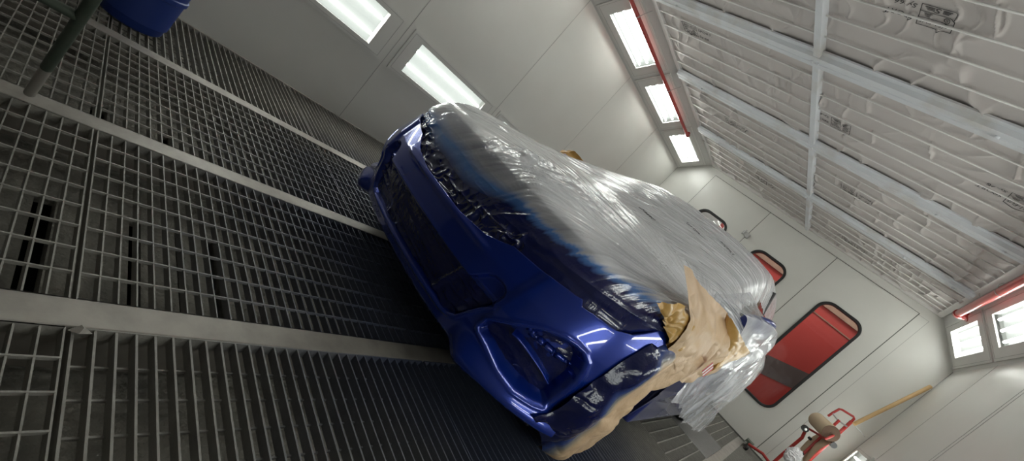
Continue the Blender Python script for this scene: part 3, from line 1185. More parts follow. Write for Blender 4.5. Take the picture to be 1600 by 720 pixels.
def lower_h(x, z, sd):
    edge = sstep(.028, .0, sd)
    taut = ridge(x * 3 + z * 2, z * 34 + x * 3, 31, 4) * .006
    right = sstep(.30, .36, x)
    return -.024 + taut + crinkle(x, z, 3) * (.25 + 1.1 * edge + .9 * right) + .010 * np.exp(-((x - .30 - (z - .33) * .4) / .012) ** 2)


LOW = [(-.492, .403), (.492, .403), (.462, .355), (.430, .30), (.41, .268), (.385, .252), (.35, .245), (-.35, .245), (-.385, .252), (-.41, .268), (-.430, .30), (-.462, .355)]
fo = poly_patch('masking_film', LOW, lower_h, M_PFILM, base=tuple(bsurf(0, .3)), paint=lambda x, z: .97 + 0 * x, inset=.001)
fix_normals(fo)
tag(fo, 'dark blue sprayed film crinkled across the lower grille opening', 'plastic film')


def vent_h(s, seed):
    def f(x, z, sd):
        return -.046 + crinkle(x, z, seed) * (.45 + .5 * sstep(.02, 0, sd))
    return f


for vp, seed, w in ((VENT, 9, 'right, nearest the camera'), (VENTL, 10, 'left, nearest the far wall')):
    fo = poly_patch('masking_film', vp, vent_h(1, seed), M_PFILM, base=tuple(bsurf(.64 if vp is VENT else -.64, .36)), paint=lambda x, z: .97 + 0 * x, inset=.004)
    fix_normals(fo)
    tag(fo, 'dark blue sprayed film filling the bumper side vent on the %s' % ('camera side' if vp is VENT else 'far wall side'), 'plastic film')
# vent fins of the bumper
for sg in (1, -1):
    pts = [(sg * x, z) for x, z in ((.592, .372), (.62, .372), (.672, .362), (.72, .345), (.752, .325))]
    Q = [bsurf(np.array(x), np.array(z), np.array(-.018)) for x, z in pts]
    Q2 = [bsurf(np.array(x), np.array(z + .016), np.array(-.052)) for x, z in pts]
    Q3 = [bsurf(np.array(x), np.array(z - .010), np.array(-.052)) for x, z in pts]
    Gf = np.stack([Q3, Q, Q2])
    Gf = loft(Gf, 30, 12)
    o = newobj('vent_fin', Gf.reshape(-1, 3), grid_faces(12, 30), M_BLUE, CAR, smooth=True)
    fix_normals(o)

# ---- body loft under the film -------------------------------------------------------------


def sec(y, hz, sh=.05, w=.855, sill=.24, zs=None):
    """half section from centre top to sill"""
    return [(0, y, hz), (.3, y, hz - .004), (.55, y, hz - .018), (.70, y, hz - sh), (w - .045, y, hz - sh * 2.0), (w - .008, y, hz - sh * 3.6), (w, y, hz * .62), (w - .005, y, .42), (w - .03, y, sill)]


def mirror_rows(R):
    out = []
    for r in R:
        left = [(-x, y, z) for x, y, z in r[::-1][:-1]]
        out.append([(x + XC, y, z) for x, y, z in left + r])
    return out


R = []
for y, hz, w, bow in ((1.20, .66, .60, 0), (1.24, .735, .66, .05), (1.36, .785, .76, .0), (1.55, .825, .83, 0), (1.85, .875, .85, 0), (2.2, .925, .855, 0), (2.8, .93, .86, 0), (3.6, .94, .86, 0), (4.4, .94, .85, 0), (4.9, .92, .82, 0), (5.08, .85, .76, 0), (5.12, .6, .70, 0)):
    s_ = sec(y, hz, .05, w)
    if y < 1.5:
        s_ = [(x, yy + off(np.array(min(abs(x), .84))) * .8, z) for x, yy, z in s_]
    R.append(s_)
Gd = loft(mirror_rows(R), 120, 220)
# wheel arches
wy = [1.80, 4.36]
xg, yg, zg = Gd[..., 0] - XC, Gd[..., 1], Gd[..., 2]
hole = np.zeros(xg.shape, bool)
for c in wy:
    hole |= (np.hypot(yg - c, zg - .32) < .385) & (np.abs(xg) > .6)
kp = ~(hole[:-1, :-1] & hole[1:, 1:] & hole[1:, :-1] & hole[:-1, 1:])
bd = newobj('body', Gd.reshape(-1, 3), grid_faces(220, 120, kp), M_BODY, CAR, smooth=True)
fix_normals(bd)
# floor pan, dark
MB().box(XC - .78, XC + .78, 1.35, 5.0, .17, .26).build('underbody', M_BLACKP, CAR)
# sill
for sg in (1, -1):
    xs0 = XC + sg * .845
    o = bevel(MB().box(min(xs0, xs0 - sg * .06), max(xs0, xs0 - sg * .06), 2.2, 3.96, .20, .50).build('sill', M_BODY, CAR), .02, 3)
# greenhouse
R = []
for y, z, w, zb in ((2.16, .955, .60, .93), (2.45, 1.06, .62, .95), (2.85, 1.20, .60, .95), (3.25, 1.335, .575, .95), (3.6, 1.385, .565, .95), (4.2, 1.39, .56, .95), (4.7, 1.34, .55, .95), (4.95, 1.2, .55, .95), (5.05, .95, .56, .93)):
    wb = .80 if y > 2.5 else .72
    z -= .025
    R.append([(0, y - .04, z), (.25, y - .03, z - .003), (.42, y - .015, z - .018), (w - .02, y, z - .045), (w + .02, y, z - .085 if z > 1.1 else z - .02), (w + (wb - w) * .55, y, (z - .085) * .45 + zb * .55 if z > 1.1 else zb), (wb, y, zb - .01)])
Gg = loft(mirror_rows(R), 110, 120)
zfr = Gg[..., 2]
gl = newobj('glasshouse', Gg.reshape(-1, 3), grid_faces(120, 110), M_GLASSD, CAR, smooth=True)
fix_normals(gl)
# roof skin and pillars
Gr = loft(mirror_rows([[(p[0] * 1.01, p[1], p[2] + .006) for p in r[:5]] for r in R[3:8]]), 60, 50)
rf = newobj('car_roof', Gr.reshape(-1, 3), grid_faces(50, 60), M_BODY, CAR, smooth=True)
fix_normals(rf)
for sg in (1, -1):
    pts = [(XC + sg * .62, 2.25, .88), (XC + sg * .59, 2.5, .99), (XC + sg * .575, 2.9, 1.13), (XC + sg * .55, 3.32, 1.27)]
    MB().tube(pts, .028, 10).build('pillar', M_BODY, CAR, smooth=True)
    pts = [(XC + sg * .70, 3.75, .95), (XC + sg * .60, 3.72, 1.30)]
    MB().tube(pts, .03, 10).build('pillar', M_BLACKP, CAR, smooth=True)
    # headlamp, lies in the front corner under the film
    H = []
    for t in np.linspace(0, 1, 9):
        x = .40 + .44 * t
        zlo = np.interp(x, TOPX, TOPZ) + .012
        zhi = zlo + .10 - .03 * t
        q = [bsurf(np.array(sg * x), np.array(zlo), np.array(-.075)), bsurf(np.array(sg * x), np.array((zlo + zhi) / 2), np.array(-.06 - .02 * t)), bsurf(np.array(sg * x), np.array(zhi), np.array(-.08))]
        H.append(q)
    Gh = loft(H, 12, 40)
    o = newobj('headlamp', Gh.reshape(-1, 3), grid_faces(40, 12), M_HEADL, CAR, smooth=True)
    md = o.modifiers.new('t', 'SOLIDIFY')
    md.thickness = .03
# upper grille with slats
g = MB()
for k in range(6):
    z = .535 + .03 * k
    for j in range(12):
        xa, xb = -.36 + .06 * j, -.36 + .06 * (j + 1)
        pa, pb = bsurf(np.array(xa), np.array(z), np.array(-.03)), bsurf(np.array(xb), np.array(z), np.array(-.03))
        g.add([pa, pb, pb + [0, .0, .012], pa + [0, 0, .012], pa + [0, .02, 0], pb + [0, .02, 0], pb + [0, .02, .012], pa + [0, .02, .012]],
              [(0, 1, 2, 3), (0, 4, 5, 1), (3, 2, 6, 7)])
gr = g.build('grille', M_BLACKP, CAR, normals=False)
# bonnet badge
bdg = MB().tube([(XC, 1.315, .785), (XC - .0, 1.309, .803)], .038, 28)
o = bdg.build('badge', M_ALLOY, CAR, smooth=False)
bevel(o, .004)
# wheels
for c in wy:
    for sg in (1, -1):
        x0 = XC + sg * .745
        r_, w_ = .318, .10
        prof = [(.205, -w_), (.25, -w_), (.295, -w_ * .95), (.314, -w_ * .75), (r_, -w_ * .4), (r_, w_ * .4), (.314, w_ * .75), (.295, w_ * .95), (.25, w_), (.205, w_), (.20, 0)]
        n = 40
        V = [(x0 - sg * .02 + b * .95, c + a * math.cos(2 * math.pi * k / n), r_ + a * math.sin(2 * math.pi * k / n)) for k in range(n) for a, b in prof]
        mprof = len(prof)
        F = [(k * mprof + i, k * mprof + (i + 1) % mprof, ((k + 1) % n) * mprof + (i + 1) % mprof, ((k + 1) % n) * mprof + i) for k in range(n) for i in range(mprof)]
        wl = newobj('wheel', V, F, M_TYRE, CAR, smooth=True)
        fix_normals(wl)
        mb = MB()
        xo = x0 + sg * .055
        mb.tube([(xo, c, r_), (xo + sg * .015, c, r_)], .05, 20)
        for q in range(5):
            a = 2 * math.pi * q / 5 + .3
            d = np.array([0, math.cos(a), math.sin(a)])
            mb.tube([np.array([xo, c, r_]) + d * .03, np.array([xo - sg * .01, c, r_]) + d * .2], .022, 8, radii=[.02, .028])
        mb.tube([(xo - sg * .06, c, r_), (xo - sg * .05, c, r_)], .205, 30)
        rm_ = mb.build('rim', M_ALLOY, CAR)
        rm_.parent = wl
# door mirrors (folded), blue
for sg in (1, -1):
    mb = MB()
    c0 = np.array([XC + sg * (.78 if sg > 0 else .72), 2.50, .955 if sg > 0 else .91])
    pts = [c0, c0 + [sg * .05, .02, .015], c0 + [sg * .10, .05, .03], c0 + [sg * .145, .09, .04]]
    nseg = 20
    V = []
    rr = [(.03, .03), (.055, .05), (.075, .068), (.06, .055)]
    for (ry, rz), p in zip(rr, pts):
        for j in range(nseg):
            a = 2 * math.pi * j / nseg
            V.append(p + np.array([0, math.copysign(abs(math.cos(a)) ** .7, math.cos(a)) * ry, math.copysign(abs(math.sin(a)) ** .7, math.sin(a)) * rz]))
    F = [(i * nseg + j, i * nseg + (j + 1) % nseg, (i + 1) * nseg + (j + 1) % nseg, (i + 1) * nseg + j) for i in range(3) for j in range(nseg)] + [tuple(range(nseg)), tuple(3 * nseg + j for j in range(nseg))]
    mb.add(V, F)
    o = mb.build('door_mirror', M_BODY, CAR, smooth=True)
    md = o.modifiers.new('s', 'SUBSURF')
    md.levels = md.render_levels = 1

# ------------------------------------------------------------------ main film over the car
top = lambda x, dz, h: tuple(bsurf(np.array(float(x)), np.array(float(np.interp(abs(x), TOPX, TOPZ)) + dz), np.array(float(h))) - np.array([XC, 0, 0]))
cols = [0, .12, .24, .34, .42, .54, .66, .75, .80, .835]
r0 = [top(x, -.006, -.016) for x in cols] + [(.855, 1.75, .69), (.862, 2.0, .70), (.865, 2.35, .66)]
r1 = [top(x, .035, -.012 if x < .4 else -.004) for x in cols] + [(.862, 1.78, .73), (.872, 2.02, .735), (.875, 2.37, .70)]
r2 = [(0, 1.135, .63), (.12, 1.137, .63), (.24, 1.145, .635), (.34, 1.16, .64), (.42, 1.175, .65), (.54, 1.215, .665), (.66, 1.285, .675), (.75, 1.38, .70), (.80, 1.48, .745), (.835, 1.60, .765), (.862, 1.80, .775), (.874, 2.04, .775), (.878, 2.38, .74)]
r3 = [(0, 1.185, .735), (.12, 1.188, .735), (.24, 1.195, .735), (.34, 1.21, .735), (.42, 1.23, .735), (.54, 1.27, .737), (.66, 1.345, .745), (.74, 1.44, .765), (.79, 1.54, .79), (.82, 1.66, .805), (.85, 1.85, .81), (.872, 2.08, .81), (.880, 2.4, .78)]
r4 = [(0, 1.26, .78), (.12, 1.262, .78), (.24, 1.27, .778), (.34, 1.285, .775), (.42, 1.305, .772), (.54, 1.35, .77), (.65, 1.43, .775), (.725, 1.53, .795), (.77, 1.63, .82), (.80, 1.74, .835), (.835, 1.92, .845), (.867, 2.14, .84), (.880, 2.42, .81)]
r5 = [(0, 1.50, .845), (.12, 1.50, .845), (.24, 1.505, .842), (.34, 1.515, .838), (.42, 1.53, .834), (.54, 1.57, .828), (.63, 1.64, .83), (.70, 1.74, .845), (.745, 1.84, .86), (.78, 1.93, .868), (.82, 2.05, .87), (.86, 2.22, .87), (.883, 2.46, .83)]
r6 = [(0, 1.90, .915), (.12, 1.90, .915), (.24, 1.90, .912), (.34, 1.91, .908), (.42, 1.92, .905), (.54, 1.94, .90), (.62, 1.97, .90), (.68, 2.02, .90), (.72, 2.08, .905), (.76, 2.14, .905), (.81, 2.22, .90), (.86, 2.34, .89), (.887, 2.50, .86)]
r7 = [(0, 2.16, .965), (.12, 2.16, .965), (.24, 2.16, .963), (.34, 2.165, .96), (.42, 2.17, .958), (.54, 2.18, .955), (.61, 2.20, .955), (.67, 2.23, .955), (.71, 2.27, .95), (.76, 2.32, .945), (.82, 2.40, .93), (.875, 2.50, .90), (.895, 2.60, .83)]
r8 = [(0, 2.45, 1.075), (.12, 2.45, 1.075), (.24, 2.455, 1.073), (.34, 2.46, 1.068), (.42, 2.465, 1.063), (.52, 2.475, 1.055), (.60, 2.49, 1.04), (.66, 2.51, 1.02), (.70, 2.54, 1.0), (.75, 2.58, .97), (.82, 2.64, .94), (.88, 2.70, .88), (.90, 2.78, .72)]
r9 = [(0, 2.85, 1.215), (.12, 2.85, 1.215), (.24, 2.855, 1.212), (.34, 2.86, 1.207), (.42, 2.865, 1.20), (.50, 2.875, 1.19), (.575, 2.89, 1.17), (.625, 2.90, 1.14), (.67, 2.92, 1.08), (.73, 2.94, 1.0), (.82, 2.97, .92), (.88, 3.0, .78), (.895, 3.05, .55)]
r10 = [(0, 3.28, 1.36), (.12, 3.28, 1.36), (.24, 3.285, 1.357), (.34, 3.29, 1.35), (.42, 3.295, 1.342), (.49, 3.305, 1.33), (.555, 3.315, 1.31), (.60, 3.32, 1.26), (.65, 3.33, 1.15), (.72, 3.35, 1.02), (.82, 3.38, .9), (.88, 3.40, .7), (.895, 3.43, .45)]


def back(y, z, w=0):
    return [(0, y, z), (.12, y, z), (.24, y, z - .003), (.34, y, z - .01), (.42, y, z - .018), (.49, y, z - .03), (.555, y, z - .05), (.60, y, z - .11), (.65, y, z - .23), (.72, y, z - .37), (.83 - w, y, min(.9, z - .4)), (.885 - w, y, .68), (.895 - w, y, .42)]


rows_f = [r0, r1, r2, r3, r4, r5, r6, r7, r8, r9, r10, back(3.6, 1.405), back(4.2, 1.41), back(4.7, 1.36), back(4.98, 1.22, .02)]
rows_f.append([(x, 5.14 + .0 * x, z * .86) for x, y, z in back(5.1, 1.2, .04)])
rows_f.append([(x * .97, 5.17, z * .55) for x, y, z in back(5.1, 1.1, .06)])
tv = np.concatenate([np.linspace(0, 5, 250, endpoint=False), np.linspace(5, 10, 260, endpoint=False), np.linspace(10, 16, 60)])
Gm = loft(mirror_rows(rows_f), 470, len(tv), tv)
nm = grid_normals(Gm)
nm *= np.sign((nm * np.stack([Gm[..., 0] - XC, Gm[..., 1] - 3.2, Gm[..., 2] - .5], -1)).sum(-1, keepdims=True))
X_, Y_, Z_ = Gm[..., 0], Gm[..., 1], Gm[..., 2]
XP = X_ - XC


def fan(ax, ay, k, seed, p=3, rf=1.2):
    a = np.arctan2(Y_ - ay, X_ - ax)
    r = np.hypot(Y_ - ay, X_ - ax)
    return ridge(a * k + 1.2 * vn(X_ * 3, Y_ * 3, seed + 4) + .4 * vn(X_ * 11, Y_ * 11, seed + 6), r * rf * (1 + k / 12) + seed, seed, p), r, a


wf = np.zeros_like(X_)
# pleats pulled from the right wing tip across the bonnet
A1 = (XC + .84, 1.80)
for k, s, am in ((7, 1, .0045), (17, 2, .0045), (39, 3, .0026)):
    f_, r_, a_ = fan(*A1, k, s, 2.4)
    wf += am * f_ * sstep(.05, .35, r_) * sstep(1.75, .5, r_) * sstep(2.35, 2.05, Y_) * sstep(.66, .78, Z_) * sstep(-.55, .1, XP + .25 * vn(X_ * 2, Y_ * 2, 77))
flow_a = a_ * 30
flow_r = r_ * 1.6
# pleats fanning up from the middle of the grille
A2 = (XC + .05, 1.02)
for k, s, am in ((6, 21, .009), (17, 22, .008), (37, 23, .004)):
    f_, r2_, a2_ = fan(*A2, k, s, 3, 2)
    msk = sstep(.16, .28, r2_) * sstep(.85, .35, r2_) * sstep(-.18, .0, XP) * sstep(.42, .25, XP)
    wf += am * f_ * msk
# windscreen: long pleats sweeping to the right pillar foot
A3 = (XC + 1.5, 3.35)
for k, s, am in ((20, 31, .006), (52, 32, .0035)):
    f_, r3_, a3_ = fan(*A3, k, s, 2.4)
    wf += am * f_ * sstep(2.0, 2.3, Y_) * sstep(-.75, -.1, XP) * (.35 + .9 * sstep(.35, .65, vn(X_ * 2.2, Y_ * 2.2, s + 50)))
# left side of bonnet: smooth with a few long shallow folds
wf += .004 * ridge(XP * 5 + Y_ * 1.5, Y_ * 1.2, 41, 4) * sstep(.0, -.3, XP)
# crinkled plastic pushed into the grille and lamp recesses
rec = sstep(.75, .60, Z_) * sstep(1.7, 1.5, Y_)
inner = np.interp(np.abs(XP), TOPX, TOPZ)
near = sstep(.085, .02, Z_ - inner) * sstep(1.6, 1.45, Y_)
cz = crinkle(X_, Z_, 51, 1.0)
wf += near * (cz * 1.9 + .006 * ridge(XP * 24, Z_ * 26, 57, 4) - .008) * (1 - .93 * sstep(.38, .46, XP)) + rec * (1 - near) * crinkle(X_, Z_, 52) * .3 * sstep(-.35, .0, XP)
wf += .005 * ridge(XP * 3.2 + 2, Z_ * 30 - XP * 4, 71, 4) * sstep(.36, .5, XP) * sstep(.80, .72, Z_) * sstep(1.75, 1.5, Y_)
# loose creased plastic at the right pillar and side
sidem = sstep(.60, .74, np.abs(XP)) * sstep(2.25, 2.5, Y_)
wf += sidem * (crumple(Y_, Z_ * 1.3, 3, (4, 9, 19), (.014, .008, .003)))
# badge bump
wf += .016 * sstep(.052, .030, np.hypot(XP, (Y_ - 1.335)))
Pm = Gm + nm * (wf + .004)[..., None]
# overspray on the film
thr = .640 + .052 * sstep(.02, .28, XP) + .055 * sstep(.3, .75, XP)
soft = .060 - .038 * sstep(.0, .4, XP)
pl = Z_ - thr - .018 * (vn(XP * 7, Y_ * 9, 61) - .5) - .03 * (vn(X_ * 3, Y_ * 3, 62) - .5)
pl += (.018 * (vn(flow_a * 2.6, flow_r * 1.2, 66) - .5) + .010 * (vn(flow_a * 7, flow_r * 3, 67) - .5)) * sstep(.05, .35, XP)
pl = np.where(Y_ > 1.9, pl + (Y_ - 1.9) * .5, pl)
paint = np.clip((soft - pl) / (2 * soft), 0, 1)
fl3 = np.stack([np.where(Y_ < 2.2, flow_a, a3_ * 70), np.where(Y_ < 2.2, flow_r, r3_ * 1.4), np.zeros_like(a_)], -1)
thin = .13 * sstep(2.0, 2.3, Y_) + .40 * sstep(.744, .732, Z_) * sstep(.62, .45, np.abs(XP)) * sstep(1.4, 1.3, Y_)
thin -= .10 * sstep(.745, .80, Z_) * sstep(2.2, 2.0, Y_)
thin += .24 * sstep(.45, .75, vn(XP * 3.1 + 5, Y_ * 3.0, 91)) * sstep(2.1, 1.9, Y_) * sstep(1.25, 1.4, Y_) - .06
fm = newobj('masking_film', Pm.reshape(-1, 3), grid_faces(*X_.shape), M_FILM, None, True, (XC, 3.1, 0), {'paint': ('FLOAT', paint), 'thin': ('FLOAT', thin), 'flow': ('FLOAT_VECTOR', fl3)})
fix_normals(fm)
tag(fm, 'large milky masking film draped over bonnet, windscreen and roof, blue with overspray along its front', 'plastic film')
# small smudged printing on the film, too small to read


def on_film(x, y):
    k = np.argmin((XP - x) ** 2 + (Y_ - y) ** 2 + 4 * (Z_ < .8))
    return Pm.reshape(-1, 3)[k] + nm.reshape(-1, 3)[k] * .0025, nm.reshape(-1, 3)[k]


for cx_, cy_ in ((.03, 2.32), (.13, 2.72), (.30, 2.95)):
    mb = MB()
    for row in range(2):
        for q in range(13):
            if rng.random() < .15:
                continue
            p, n_ = on_film(cx_ + q * .0095, cy_ + row * .016 - q * .001)
            mb.obox(p, (1, 0, 0), np.cross(n_, (1, 0, 0)), n_, .0016 + .0026 * rng.random(), .0025 + .003 * rng.random(), .0006)
    mb.build('film_print', M_INK, fm)

# ------------------------------------------------------------------ loose sheets on the right side
def sheet(name, rows, nu, nv, m, label, cat, seed, am, paintf=None, nrm_dir=(1, 0, 0), smooth=True, fr=(5, 11, 23), rag=.006, thick=None, base=None):
    G_ = loft(rows, nu, nv)
    yy, zz_ = G_[..., 1], G_[..., 2]
    n = grid_normals(G_)
    n *= np.sign((n * np.array(nrm_dir)).sum(-1, keepdims=True) + 1e-9)
    d = crumple(yy + G_[..., 0] * .3, zz_, seed, fr, am)
    G_ = G_ + n * d[..., None]
    # ragged edges
    e = np.zeros(yy.shape)
    e[-3:, :] = 1
    G_[..., 2] += e * rag * (vn(yy * 14, zz_ * 0, seed) - .5) * 2
    pt = paintf(G_) if paintf else np.zeros_like(yy)
    fl_ = np.stack([yy * 9, zz_ * 4, 0 * yy], -1)
    b = base if base else tuple(G_.reshape(-1, 3).mean(0))
    o = newobj(name, G_.reshape(-1, 3), grid_faces(nv, nu), m, None, smooth, b, {'paint': ('FLOAT', pt), 'flow': ('FLOAT_VECTOR', fl_)})
    fix_normals(o)
    tag(o, label, cat)
    return o


def p1paint(G_):
    y, z = G_[..., 1], G_[..., 2]
    n = (vn(y * 9, z * 9, 3) - .5) * .10
    # distance behind the bumper arch edge
    d = y - np.interp(z, ARCZ, ARCY)
    return np.clip(sstep(.13, .0, d + n * .7 + .045 - np.clip((.45 - z) * .30, 0, .3)), 0, 1)


P1 = [[(-0.40, 1.30, 0.234), (-0.39, 1.365, 0.27), (-0.375, 1.37, 0.37), (-0.37, 1.40, 0.469), (-0.365, 1.45, 0.587), (-0.36, 1.56, 0.690), (-0.345, 1.847, 0.740)],
      [(-0.37, 1.407, 0.169), (-0.33, 1.433, 0.23), (-0.31, 1.446, 0.343), (-0.31, 1.478, 0.447), (-0.30, 1.495, 0.564), (-0.30, 1.635, 0.651), (-0.30, 1.937, 0.70)],
      [(-0.37, 1.48, 0.12), (-0.318, 1.54, 0.15), (-0.295, 1.61, 0.24), (-0.285, 1.63, 0.367), (-0.285, 1.62, 0.515), (-0.295, 1.85, 0.60), (-0.295, 2.16, 0.66)],
      [(-0.37, 1.552, 0.079), (-0.33, 1.643, 0.069), (-0.30, 1.771, 0.139), (-0.29, 1.778, 0.288), (-0.29, 1.724, 0.466), (-0.30, 2.063, 0.546), (-0.30, 2.381, 0.615)],
      [(-0.40, 1.57, 0.06), (-0.37, 1.68, 0.05), (-0.345, 1.80, 0.12), (-0.345, 1.84, 0.28), (-0.345, 1.80, 0.45), (-0.34, 2.08, 0.525), (-0.33, 2.40, 0.59)]]
sheet('masking_paper', P1, 170, 130, M_KRAFT, 'brown masking paper over the front wheel, blue with overspray next to the bumper', 'masking paper', 2, (.011, .007, .003), p1paint, fr=(5, 11, 24))
P2 = [[(-0.325, 1.567, 0.67), (-0.335, 1.502, 0.778), (-0.37, 1.494, 0.822), (-0.47, 1.479, 0.923)],
      [(-0.3, 1.668, 0.644), (-0.31, 1.586, 0.765), (-0.37, 1.593, 0.846), (-0.46, 1.578, 0.919)],
      [(-0.29, 1.857, 0.59), (-0.295, 1.807, 0.736), (-0.33, 1.671, 0.841), (-0.42, 1.651, 0.916)],
      [(-0.285, 2.027, 0.564), (-0.278, 2.13, 0.688), (-0.293, 1.913, 0.812), (-0.40, 1.811, 0.918)],
      [(-0.285, 2.183, 0.572), (-0.272, 2.289, 0.701), (-0.28, 2.075, 0.829), (-0.355, 1.955, 0.914)]]
sheet('masking_paper', P2, 110, 130, M_KRAFT, 'large light brown paper sheet over the front wing with a peak on the bonnet edge', 'masking paper', 5, (.010, .007, .003), fr=(5, 10, 21))
P3 = [[(-0.355, 1.90, 0.906), (-0.315, 1.93, 0.894), (-0.28, 2.058, 0.878), (-0.25, 2.364, 0.855)],
      [(-0.33, 2.12, 0.775), (-0.295, 2.13, 0.783), (-0.265, 2.187, 0.802), (-0.25, 2.385, 0.849)],
      [(-0.31, 2.22, 0.589), (-0.285, 2.203, 0.643), (-0.26, 2.188, 0.71), (-0.25, 2.414, 0.829)]]
sheet('masking_paper', P3, 70, 60, M_OCHRE, 'ochre paper flap pointing back from the wing towards the door mirror', 'masking paper', 8, (.006, .003, .001))
P4 = [[(-0.365, 1.27, 0.775), (-0.36, 1.40, 0.82), (-0.35, 1.52, 0.80)],
      [(-0.35, 1.42, 0.735), (-0.335, 1.52, 0.765), (-0.33, 1.62, 0.76)],
      [(-0.325, 1.57, 0.675), (-0.315, 1.68, 0.69), (-0.31, 1.78, 0.70)]]
sheet('masking_paper', P4, 80, 90, M_OCHRE, 'small glossy crinkled ochre paper behind the bumper tip', 'masking paper', 11, (.014, .010, .006), fr=(9, 19, 38))
# bit of red and white tape
tp = thing('striped_tape', 'short red and white striped tape on the brown wing paper', 'tape', (-.27, 2.0, .69))
for k in range(5):
    t0, t1 = k / 5, (k + .92) / 5
    c = [np.array([-.262, 1.94 + .15 * t, .725 - .0 * t - .03 * t]) for t in (t0, t1)]
    dn = np.array([0, -.02, -.055])
    mbt = MB()
    mbt.add([c[0], c[1], c[1] + dn, c[0] + dn, c[0] + [.001, 0, 0], c[1] + [.001, 0, 0], c[1] + dn + [.001, 0, 0], c[0] + dn + [.001, 0, 0]], [(0, 1, 2, 3), (4, 7, 6, 5), (0, 4, 5, 1), (2, 6, 7, 3)])
    mbt.build('stripe', M_TAPER if k % 2 == 0 else M_TAPE, tp)
# left wing papers
PLs = [[(XC - .84, 2.45, .90), (XC - .86, 2.62, .92), (XC - .86, 2.85, .93)], [(XC - .88, 2.5, .97), (XC - .92, 2.66, 1.03), (XC - .90, 2.9, 1.02)], [(XC - .86, 2.55, 1.0), (XC - .88, 2.70, 1.075), (XC - .86, 2.98, 1.06)]]
sheet('masking_paper', PLs, 50, 40, M_OCHRE, 'scrap of ochre paper showing beyond the bonnet on the far side', 'masking paper', 14, (.01, .006, .003), nrm_dir=(-1, 0, .3))

# mirror bag and hanging film: from the windscreen pillar over the mirror and down the door
BG = [[(-.47, 2.05, .955), (-.50, 2.35, 1.00), (-.53, 2.70, 1.08), (-.54, 3.1, 1.14), (-.50, 3.6, 1.10)],
      [(-.38, 2.15, .965), (-.38, 2.38, 1.01), (-.36, 2.66, 1.06), (-.38, 3.1, 1.03), (-.40, 3.7, .98)],
      [(-.33, 2.28, .95), (-.27, 2.47, 1.02), (-.232, 2.66, 1.02), (-.25, 3.0, .93), (-.27, 3.8, .85)],
      [(-.31, 2.32, .82), (-.255, 2.55, .90), (-.215, 2.78, .88), (-.23, 3.15, .78), (-.25, 3.9, .70)],
      [(-.31, 2.25, .68), (-.265, 2.55, .72), (-.225, 2.85, .70), (-.23, 3.3, .60), (-.25, 4.1, .55)],
      [(-.30, 2.20, .55), (-.265, 2.5, .56), (-.235, 2.85, .50), (-.235, 3.4, .42), (-.25, 4.2, .38)],
      [(-.265, 2.12, .47), (-.25, 2.35, .43), (-.24, 2.80, .30), (-.24, 3.4, .20), (-.25, 4.3, .05)]]
sheet('masking_film', BG, 210, 240, M_FILM2, 'loose crumpled film bagged over the door mirror and hanging down the door', 'plastic film', 4, (.014, .007, .002), nrm_dir=(1, 0, .3), fr=(3, 8, 18), rag=.022)

# ------------------------------------------------------------------ blue bucket
bk = thing('bucket', 'blue plastic drum standing on the grating by the left wall', 'bucket', (-2.785, .315, 0.002))
n = 48
prof = [(0.0, .004), (.105, .004), (.118, .006), (.125, .014), (.133, .12), (.137, .20), (.147, .205), (.147, .225), (.140, .23), (.146, .36), (.153, .365), (.153, .385), (.146, .385), (.134, .05), (.0, .02)]
V = []
for r_, z in prof:
    for k in range(n):
        a = 2 * math.pi * k / n
        V.append((-2.785 + r_ * math.cos(a), .315 + r_ * math.sin(a), z))
F = [(i * n + k, i * n + (k + 1) % n, (i + 1) * n + (k + 1) % n, (i + 1) * n + k) for i in range(len(prof) - 1) for k in range(n)]
o = newobj('shell', V, F, M_BLUEPL, bk, True)
fix_normals(o)
smooth_angle(o, 40)
hp = [(-2.785 + .155 * math.cos(a), .315 + .02 * math.sin(a * 0), .37 - .11 * math.sin(a)) for a in np.linspace(0, math.pi, 20)]
hp = [(x, .315 - .155 * math.sin(a) * .6 - .06, z) for (x, y, z), a in zip(hp, np.linspace(0, math.pi, 20))]
MB().tube(hp, .003, 8).build('bail_handle', M_METAL, bk, smooth=True)

sc_ = newobj('paper_scrap', [(-.802, .246, .003), (-.790, .262, .008), (-.798, .284, .003), (-.816, .266, .006), (-.803, .268, .012)], [(0, 1, 4), (1, 2, 4), (2, 3, 4), (3, 0, 4)], M_PRIMER, base=(-.80, .26, .002))
tag(sc_, 'small torn pale paper scrap on the grating edge beside the steel beam', 'paper scrap')

# ------------------------------------------------------------------ green trestle leg, top left
tr_ = thing('trestle', 'dark green tubular stand with a grey bare foot beside the blue drum', 'stand', (-1.63, .1, .002))
foot = np.array([-1.633, .098, .022])
topp = np.array([-1.376, .09, .443])
dv = (topp - foot)


def at(t):
    return foot + dv * t


mb = MB().tube([at(0), at(.33)], .0122, 24, cap=False)
mb.tube([at(0), at(.33)], .0100, 24, cap=False)
mb.tube([at(-.001), at(.001)], .018, 24, cap=False, radii=[.0100, .0122])
smooth_angle(mb.build('foot', M_PRIMER, tr_))
smooth_angle(MB().tube([at(.30), at(2.0)], .0128, 24).build('leg', M_GREEN, tr_))
j = at(.80)
smooth_angle(MB().tube([j, j + [-.02, -.55, .0]], .0118, 20).build('cross_bar', M_GREEN, tr_))
d2 = np.array([-.02, -.55, 0])
smooth_angle(MB().tube([at(0) + d2, at(2.0) + d2], .0128, 24).build('leg', M_GREEN, tr_))
smooth_angle(MB().tube([at(2.0) + [0, .06, 0], at(2.0) + d2 + [0, -.06, 0]], .014, 20).build('top_bar', M_GREEN, tr_))

# ------------------------------------------------------------------ red paper trolley in the corner
tro = thing('paper_trolley', 'red tubular masking-paper trolley with a kraft roll in the right corner', 'trolley', (.3, 6.2, .002))
R_ = .014


